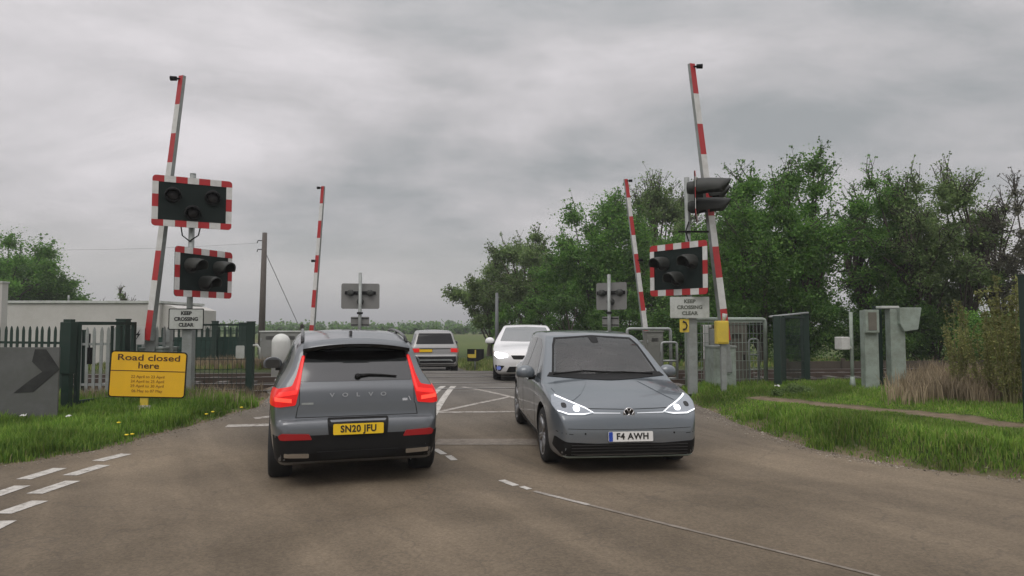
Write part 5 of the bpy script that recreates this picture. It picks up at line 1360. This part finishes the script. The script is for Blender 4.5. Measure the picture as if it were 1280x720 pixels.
for i, (px, D, pt, pw, lf, n, lab) in enumerate([
    (640, 39, 372, 70, LF_MID, 7000, 'small bush under the left end of the centre row of trees'),
    (700, 36, 350, 100, LF_DARK, 10000, 'dark bush behind the white hatchback'),
    (770, 33, 345, 110, LF_DARK, 13000, 'dark bush behind the grey-backed light in the trees'),
    (835, 30, 350, 90, LF_DARK, 11000, 'dark bush behind the right keep clear sign'),
    (905, 26, 350, 110, LF_DARK, 16000, 'dark bush behind the yellow box post'),
    (1000, 26, 335, 120, LF_DARK, 18000, 'dark bush behind the green gate'),
    (1085, 27, 372, 110, LF_DARK, 12000, 'dark bush behind the camera post'),
    (1165, 26, 375, 110, LF_DARK, 12000, 'dark bush behind the right equipment pillar'),
    (1250, 23, 385, 130, LF_MID, 11000, 'bush behind the tall yellow-green weeds'),
    (1320, 22, 360, 110, LF_MID, 8000, 'bush at the far right edge of the frame')]):
    tree('bush', lab, 'bush', BG, px, D, pt, pw, 40+i, lf, n, 26, .0, .13, .6, stems=2)
for i, (px, w_, lab) in enumerate([(112, 50, 'bare twiggy bush just right of the lower left tree'), (150, 46, 'bare twiggy bush above the middle of the flat roof')]):
    tree('twiggy_bush', lab, 'bush', 'twiggy bushes over the flat roof', px, 36, 362, w_, 60+i, LF_PALE, 900, 26, .0, .14, 3, stems=2)
tree('twiggy_bush', 'bare wispy bush beyond the long grey cabinet', 'bush', None, 375, 34, 400, 44, 63, LF_GREY, 500, 16, .0, .12, 2, stems=2)
# hedgerows and trees on the horizon
HG = 'hedgerow trees on the horizon'
fr = random.Random(3)
far_spots = [(562, 330, 401, 16, 'faint tree on the horizon above the silver SUV'), (540, 420, 404, 26, 'faint low clump left of the faint horizon tree'), (597, 380, 404, 18, 'faint clump on the horizon above the black and yellow board')]
for i, (px, D, pt, pw, lab) in enumerate(far_spots):
    tree('hedgerow_tree', lab, 'tree', HG, px, D, pt, pw, 80+i, LF_MID, 2500, 24, .05, D*.006, .5)
def hedge(name, label, x0, x1, y, h, seed, n, lf, size):
    rg = np.random.default_rng(seed); xs_ = np.linspace(x0, x1, max(6, int((x1-x0)/(h*.7))))
    xs_ = xs_ + rg.normal(size=len(xs_))*h*.25; cen = [(x, y+rg.normal()*h*.3, H(y)+h*.42*(.8+.5*rg.random())) for x in xs_]
    o = leaves_mesh(name, cen, h*.6, n, size, rg, lf, None, squash=.9); tag(o, label, 'hedge', None); return o
hedge('far_hedge', 'long distant hedge line across the fields left of centre', -230, 5, 230, 3.2, 91, 16000, LF_MID, 1.1)
hedge('far_hedge', 'distant hedge line across the fields behind the silver SUV', -70, 6, 150, 2.0, 92, 9000, LF_DARK, .6)
# low far hills
verts = []; faces = []; nh = 80
for k in range(nh+1):
    x = -2600+5200*k/nh; hh_ = 14+16*noise.noise((x*.0011, 2, 0))+6*noise.noise((x*.004, 5, 0)); verts += [(x, 1900, -2), (x, 2200, max(4, hh_)), (x, 2900, -2)]
for k in range(nh):
    a = k*3; faces += [(a, a+3, a+4, a+1), (a+1, a+4, a+5, a+2)]
me = bpy.data.meshes.new('hills'); me.from_pydata(verts, [], faces); me.shade_smooth(); me.materials.append(mat('far_woodland_and_fields', (.055, .075, .035), .95, 0, .4, .01)); o = bpy.data.objects.new('hills', me); C.objects.link(o); tag(o, kind='structure')

hedge('undergrowth_hedge', 'dense green undergrowth closing the view beneath the right-hand trees', 6.5, 36, 30.5, 3.4, 93, 60000, LF_DARK, .11)
hedge('undergrowth_hedge', 'green undergrowth beneath the centre row of trees', -.2, 9, 43, 3.0, 94, 20000, LF_MID, .11)
# ------------------------------------------------------------------ grass
def blades(name, pts, hts, width, seed, m, lean=.45, label=None, cat=None):
    n = len(pts); rg = np.random.default_rng(seed); P = np.array(pts); Hh = np.array(hts)
    a = rg.random(n)*6.283; d = np.stack([np.cos(a), np.sin(a), np.zeros(n)], 1); la = rg.random(n)*6.283
    ld = np.stack([np.cos(la), np.sin(la), np.zeros(n)], 1)*(lean*rg.random(n)*Hh)[:, None]
    w = (width*(.6+.8*rg.random(n)))[:, None]; up = np.zeros((n, 3)); up[:, 2] = Hh
    b0 = P-d*w/2; b1 = P+d*w/2; m0 = P+ld*.3+up*.55-d*w*.38; m1 = P+ld*.3+up*.55+d*w*.38; tp = P+ld+up*(1-.25*rg.random(n))[:, None]
    V = np.stack([b0, b1, m1, m0, tp], 1).reshape(-1, 3); base = np.arange(n)*5
    quads = np.stack([base, base+1, base+2, base+3], 1); tris = np.stack([base+3, base+2, base+4], 1)
    loops = np.concatenate([quads.ravel(), tris.ravel()]); starts = np.concatenate([np.arange(n)*4, n*4+np.arange(n)*3])
    me = bpy.data.meshes.new(name); me.vertices.add(len(V)); me.vertices.foreach_set('co', V.ravel()); me.loops.add(len(loops)); me.loops.foreach_set('vertex_index', loops)
    me.polygons.add(2*n); me.polygons.foreach_set('loop_start', starts); me.update(calc_edges=True); me.validate(); me.materials.append(m)
    o = bpy.data.objects.new(name, me); C.objects.link(o); tag(o, label, cat, kind='stuff'); return o
def scatter(n, x0, x1, y0, y1, seed, hmin, hmax, ok, edge=.02, fall=True):
    rr = random.Random(seed); P = []; Hh = []
    while n > 0:
        n -= 1
        x = rr.uniform(x0, x1); y = rr.uniform(y0, y1)
        if fall and rr.random() > min(1, 9.5/max(y, 1)): continue
        d = max(L_(y)-x, x-R_(y))
        if y < 6.5: d *= .45
        if d < edge+.10*noise.noise((x*3, y*3, 7)): continue
        if abs(x) > .80*y+.6: continue
        k = ok(x, y, d)
        if k <= 0 or (k < 1 and rr.random() > k): continue
        dm = dirtmask(x, y)
        if dm > .35 and rr.random() < .97*dm+(0 if d > .3 else -.35): continue
        cl = .5+.5*noise.noise((x*1.3, y*1.3, 2)); c2 = .5+.5*noise.noise((x*4.5, y*4.5, 6))
        hh = hmin+(hmax-hmin)*(cl*.6+c2*.4)*rr.uniform(.5, 1.25)
        if dm > .3: hh *= .5
        if x > 0 and hmin < .07 and 6 < y < 14:
            sd_ = segdist(x, y, dirtline)
            if sd_ < 1.5: hh *= .32+.68*ss((sd_-.5)/1.0)
        P.append((x, y, gz(x, y)-.01)); Hh.append(hh)
    return P, Hh
notrk = lambda x, y, d: 1 if trackdist(x, y) > 1.9 else 0
P, Hh = scatter(150000, -13, -4.6, 6.0, 15.2, 1, .05, .30, notrk); blades('verge_grass', P, Hh, .014, 1, GRASSD, label='lush green verge grass left of the road', cat='grass')
P, Hh = scatter(30000, -13, -4.6, 6.0, 15.2, 11, .04, .22, notrk); blades('verge_grass', P, Hh, .012, 11, GRASS, label='lighter grass stems mixed in the left verge', cat='grass')
P, Hh = scatter(230000, 3.3, 14.5, 5.0, 15.6, 2, .05, .23, notrk); blades('verge_grass', P, Hh, .014, 2, GRASSD, label='lush green verge grass right of the road', cat='grass')
P, Hh = scatter(70000, 3.3, 14.5, 5.0, 15.6, 12, .04, .24, notrk); blades('verge_grass', P, Hh, .012, 12, GRASS, label='lighter grass stems mixed in the right verge', cat='grass')
P, Hh = scatter(60000, -26, -5.5, 17.5, 36, 3, .08, .35, notrk, fall=False); blades('rough_grass', P, Hh, .03, 3, GRASS, label='rough grass beyond the tracks on the left', cat='grass')
P, Hh = scatter(70000, -4, 28, 17.5, 38, 4, .08, .40, notrk, fall=False); blades('rough_grass', P, Hh, .03, 4, GRASS, label='rough grass beyond the tracks on the right', cat='grass')
# dead stalks and brambles near the tracks, right
def okdry(x, y, d): return ss((x-.53*y)/1.4)*(.25+.75*ss((.5+.5*noise.noise((x*1.1, y*1.1, 8))-.35)/.3))
P, Hh = scatter(60000, 4.5, 15.5, 11.6, 15.6, 5, .15, .85, okdry, fall=False); blades('dry_stalks', P, Hh, .014, 5, DRYG, lean=.35, label='pale brown dead stalks by the tracks on the right', cat='dead stalks')
P, Hh = scatter(9000, -14, -4.8, 12.5, 15.4, 6, .15, .45, lambda x, y, d: .6, fall=False); blades('dry_stalks', P, Hh, .012, 6, DRYG, lean=.4, label='short pale dead stalks by the tracks on the left', cat='dead stalks')
P, Hh = scatter(26000, -12, -5, 20.9, 25, 7, .2, .6, lambda x, y, d: 1, fall=False); blades('dry_stalks', P, Hh, .02, 7, DRYG, lean=.5, label='tan grass bank in front of the netted fence beyond the tracks', cat='dead stalks')
# loose grit along the carriageway edges
gv = []; gf = []; rr = random.Random(77)
for _ in range(5200):
    y = 4.8+9.5*rr.random()**1.2; side_ = rr.random() < .35
    d = rr.gauss(.0, .16)
    x = (L_(y)-d) if side_ else (R_(y)+d)
    if abs(x) > .8*y+.4: continue
    sz = rr.uniform(.004, .014)*(1.8 if rr.random() < .05 else 1); z = (gz(x, y) if d > 0 else H(y)+.004)+sz*.3; b = len(gv)
    gv += [(x+sz*rr.uniform(.6, 1.3)*a_, y+sz*rr.uniform(.6, 1.3)*b_, z+sz*.7*rr.uniform(.6, 1)*c_) for a_, b_, c_ in ((1, 0, 0), (-1, 0, 0), (0, 1, 0), (0, -1, 0), (0, 0, 1), (0, 0, -1))]
    gf += [(b+p_, b+q_, b+r_) for p_, q_, r_ in ((0, 2, 4), (2, 1, 4), (1, 3, 4), (3, 0, 4), (2, 0, 5), (1, 2, 5), (3, 1, 5), (0, 3, 5))]
me = bpy.data.meshes.new('loose_grit'); me.from_pydata(gv, [], gf); me.materials.append(leafmat('grit_stone', [(.12, .10, .08), (.22, .19, .15), (.36, .32, .27)], .85, 0.)); o = bpy.data.objects.new('loose_grit', me); C.objects.link(o); tag(o, 'loose grit and small stones along the road edges', 'grit', kind='stuff')
# tall yellow-green saplings right
STEMG = mat('green_brown_stem', (.17, .16, .07), .8, 0, .3, 8)
def sapling(px, D, ptop, pw, seed, label, n=2600, lf=LF_YEL):
    g = gpos(px, D, -.02); h = at(px, ptop, D).z-g.z; w_ = pw/F*D; rr = random.Random(seed); rg = np.random.default_rng(seed)
    root = empty('leafy_sapling', g, 0, label, 'shrub', 'yellow-green shrubs at the right edge'); mb = MB(); cen = []; rd = []
    for k in range(16):
        a = rr.uniform(0, 6.28); L = h*rr.uniform(.55, 1); tip = Vector((math.cos(a)*w_*.5*rr.random()**.6, math.sin(a)*w_*.35, L)); b = Vector((tip.x*.2, tip.y*.2, 0)); m1 = b.lerp(tip, .5)+Vector((tip.x*-.1, 0, h*.04))
        mb.tube([b, m1, tip], [.011, .008, .003], STEMG, 5)
        for j in range(9):
            t_ = .22+.78*j/8; q = (b.lerp(m1, t_*2) if t_ < .5 else m1.lerp(tip, t_*2-1)); cen.append(tuple(q)); rd.append(.13*(1.15-t_*.6))
    mb.build('stems', root); leaves_mesh('foliage', cen, rd, int(n*3.2), .034, rg, lf, root, squash=1.2); return root
sapling(1196, 12.6, 385, 60, 1, 'thin leaning shrub left of the other yellow-green shrubs', 900)
sapling(1232, 12.0, 378, 70, 2, 'upright yellow-green shrub between the leaning shrub and the edge', 1500)
sapling(1262, 11.4, 345, 70, 3, 'tallest yellow-green shrub beside the dark post at the right edge', 2600)
sapling(1315, 11.0, 340, 80, 4, 'yellow-green shrub cut off by the right edge', 2200)
# low leafy patch
def herb(px, py, D, w_, h, seed, label, lf, n=1400):
    g = gpos(px, D); rg = np.random.default_rng(seed); cen = [(rg.normal()*w_*.3, rg.normal()*w_*.2, h*.45*rg.random()) for _ in range(14)]
    o = leaves_mesh('leafy_weed', cen, h*.45, n*3, .03, rg, lf, None); o.location = g; tag(o, label, 'weed', 'broad-leaved weeds in the verge'); return o
herb(1000, 492, 13.3, .7, .22, 1, 'pale green mound of weeds right of the green gate', LF_PALE, 3500)
# dandelions and litter
DAND = mat('dandelion_yellow', (.80, .62, .02), .6, 0, .1)
def dandelion(px, py, lab, m=DAND, nm='dandelion', s=1.):
    g = G(px, py); g.z = gz(g.x, g.y); hh_ = .17
    root = empty(nm, g, 0, lab, 'flower', 'dandelions in the left verge'); mb = MB(); mb.tube([(0, 0, 0), (.01, 0, hh_)], .003, GRASSD, 5); mb.build('stem', root)
    mb = MB(); mb.tube([(.01, 0, hh_), (.01, 0, hh_+.012), (.01, 0, hh_+.02)], [.012, .034*s, .022*s], m, 12); mb.build('flower_head', root)
for i, (px, py, lab) in enumerate([(147, 548, 'lone dandelion under the yellow sign'), (157, 557, 'left dandelion of the close pair'), (164, 556, 'right dandelion of the close pair'), (265, 526, 'dandelion nearest the road edge right of the mast'), (257, 529, 'dandelion slightly left of the one nearest the road'),
                                   (301, 520, 'dandelion in the grass beside the SUV')]):
    dandelion(px, py, lab, s=.9)
def litter(px, py, s, lab, m=WHITE):
    g = G(px, py); g.z = gz(g.x, g.y)+.16; mb = MB(); bm = mb.bm; rr = random.Random(px)
    vs = [[bm.verts.new((i*s/3-s/2, j*s/3-s/2, rr.uniform(-.25, .25)*s)) for j in range(4)] for i in range(4)]
    for i in range(3):
        for j in range(3): bm.faces.new((vs[i][j], vs[i+1][j], vs[i+1][j+1], vs[i][j+1]))
    mb.mi(m); o = mb.build('crumpled_litter', None); md = o.modifiers.new('s', 'SOLIDIFY'); md.thickness = .004; o.location = g; tag(o, lab, 'litter')
litter(28, 540, .07, 'scrap of white litter in the grass below the arrow board'); litter(85, 542, .06, 'scrap of white litter in the grass right of the arrow board'); litter(972, 503, .08, 'scrap of white litter at the foot of the green gate')
# ------------------------------------------------------------------ air
hm = bpy.data.materials.new('hazy_air'); hm.use_nodes = True; nt = hm.node_tree
nt.nodes.remove(nt.nodes['Principled BSDF']); pv = nt.nodes.new('ShaderNodeVolumePrincipled'); pv.inputs['Density'].default_value = .0012; pv.inputs['Color'].default_value = (.86, .88, .90, 1); pv.inputs['Anisotropy'].default_value = .1
nt.links.new(pv.outputs[0], nt.nodes['Material Output'].inputs['Volume'])
mb = MB(); mb.box((0, 1500, 22), (5600, 3600, 60), hm); o = mb.build('haze', None); tag(o, kind='stuff')
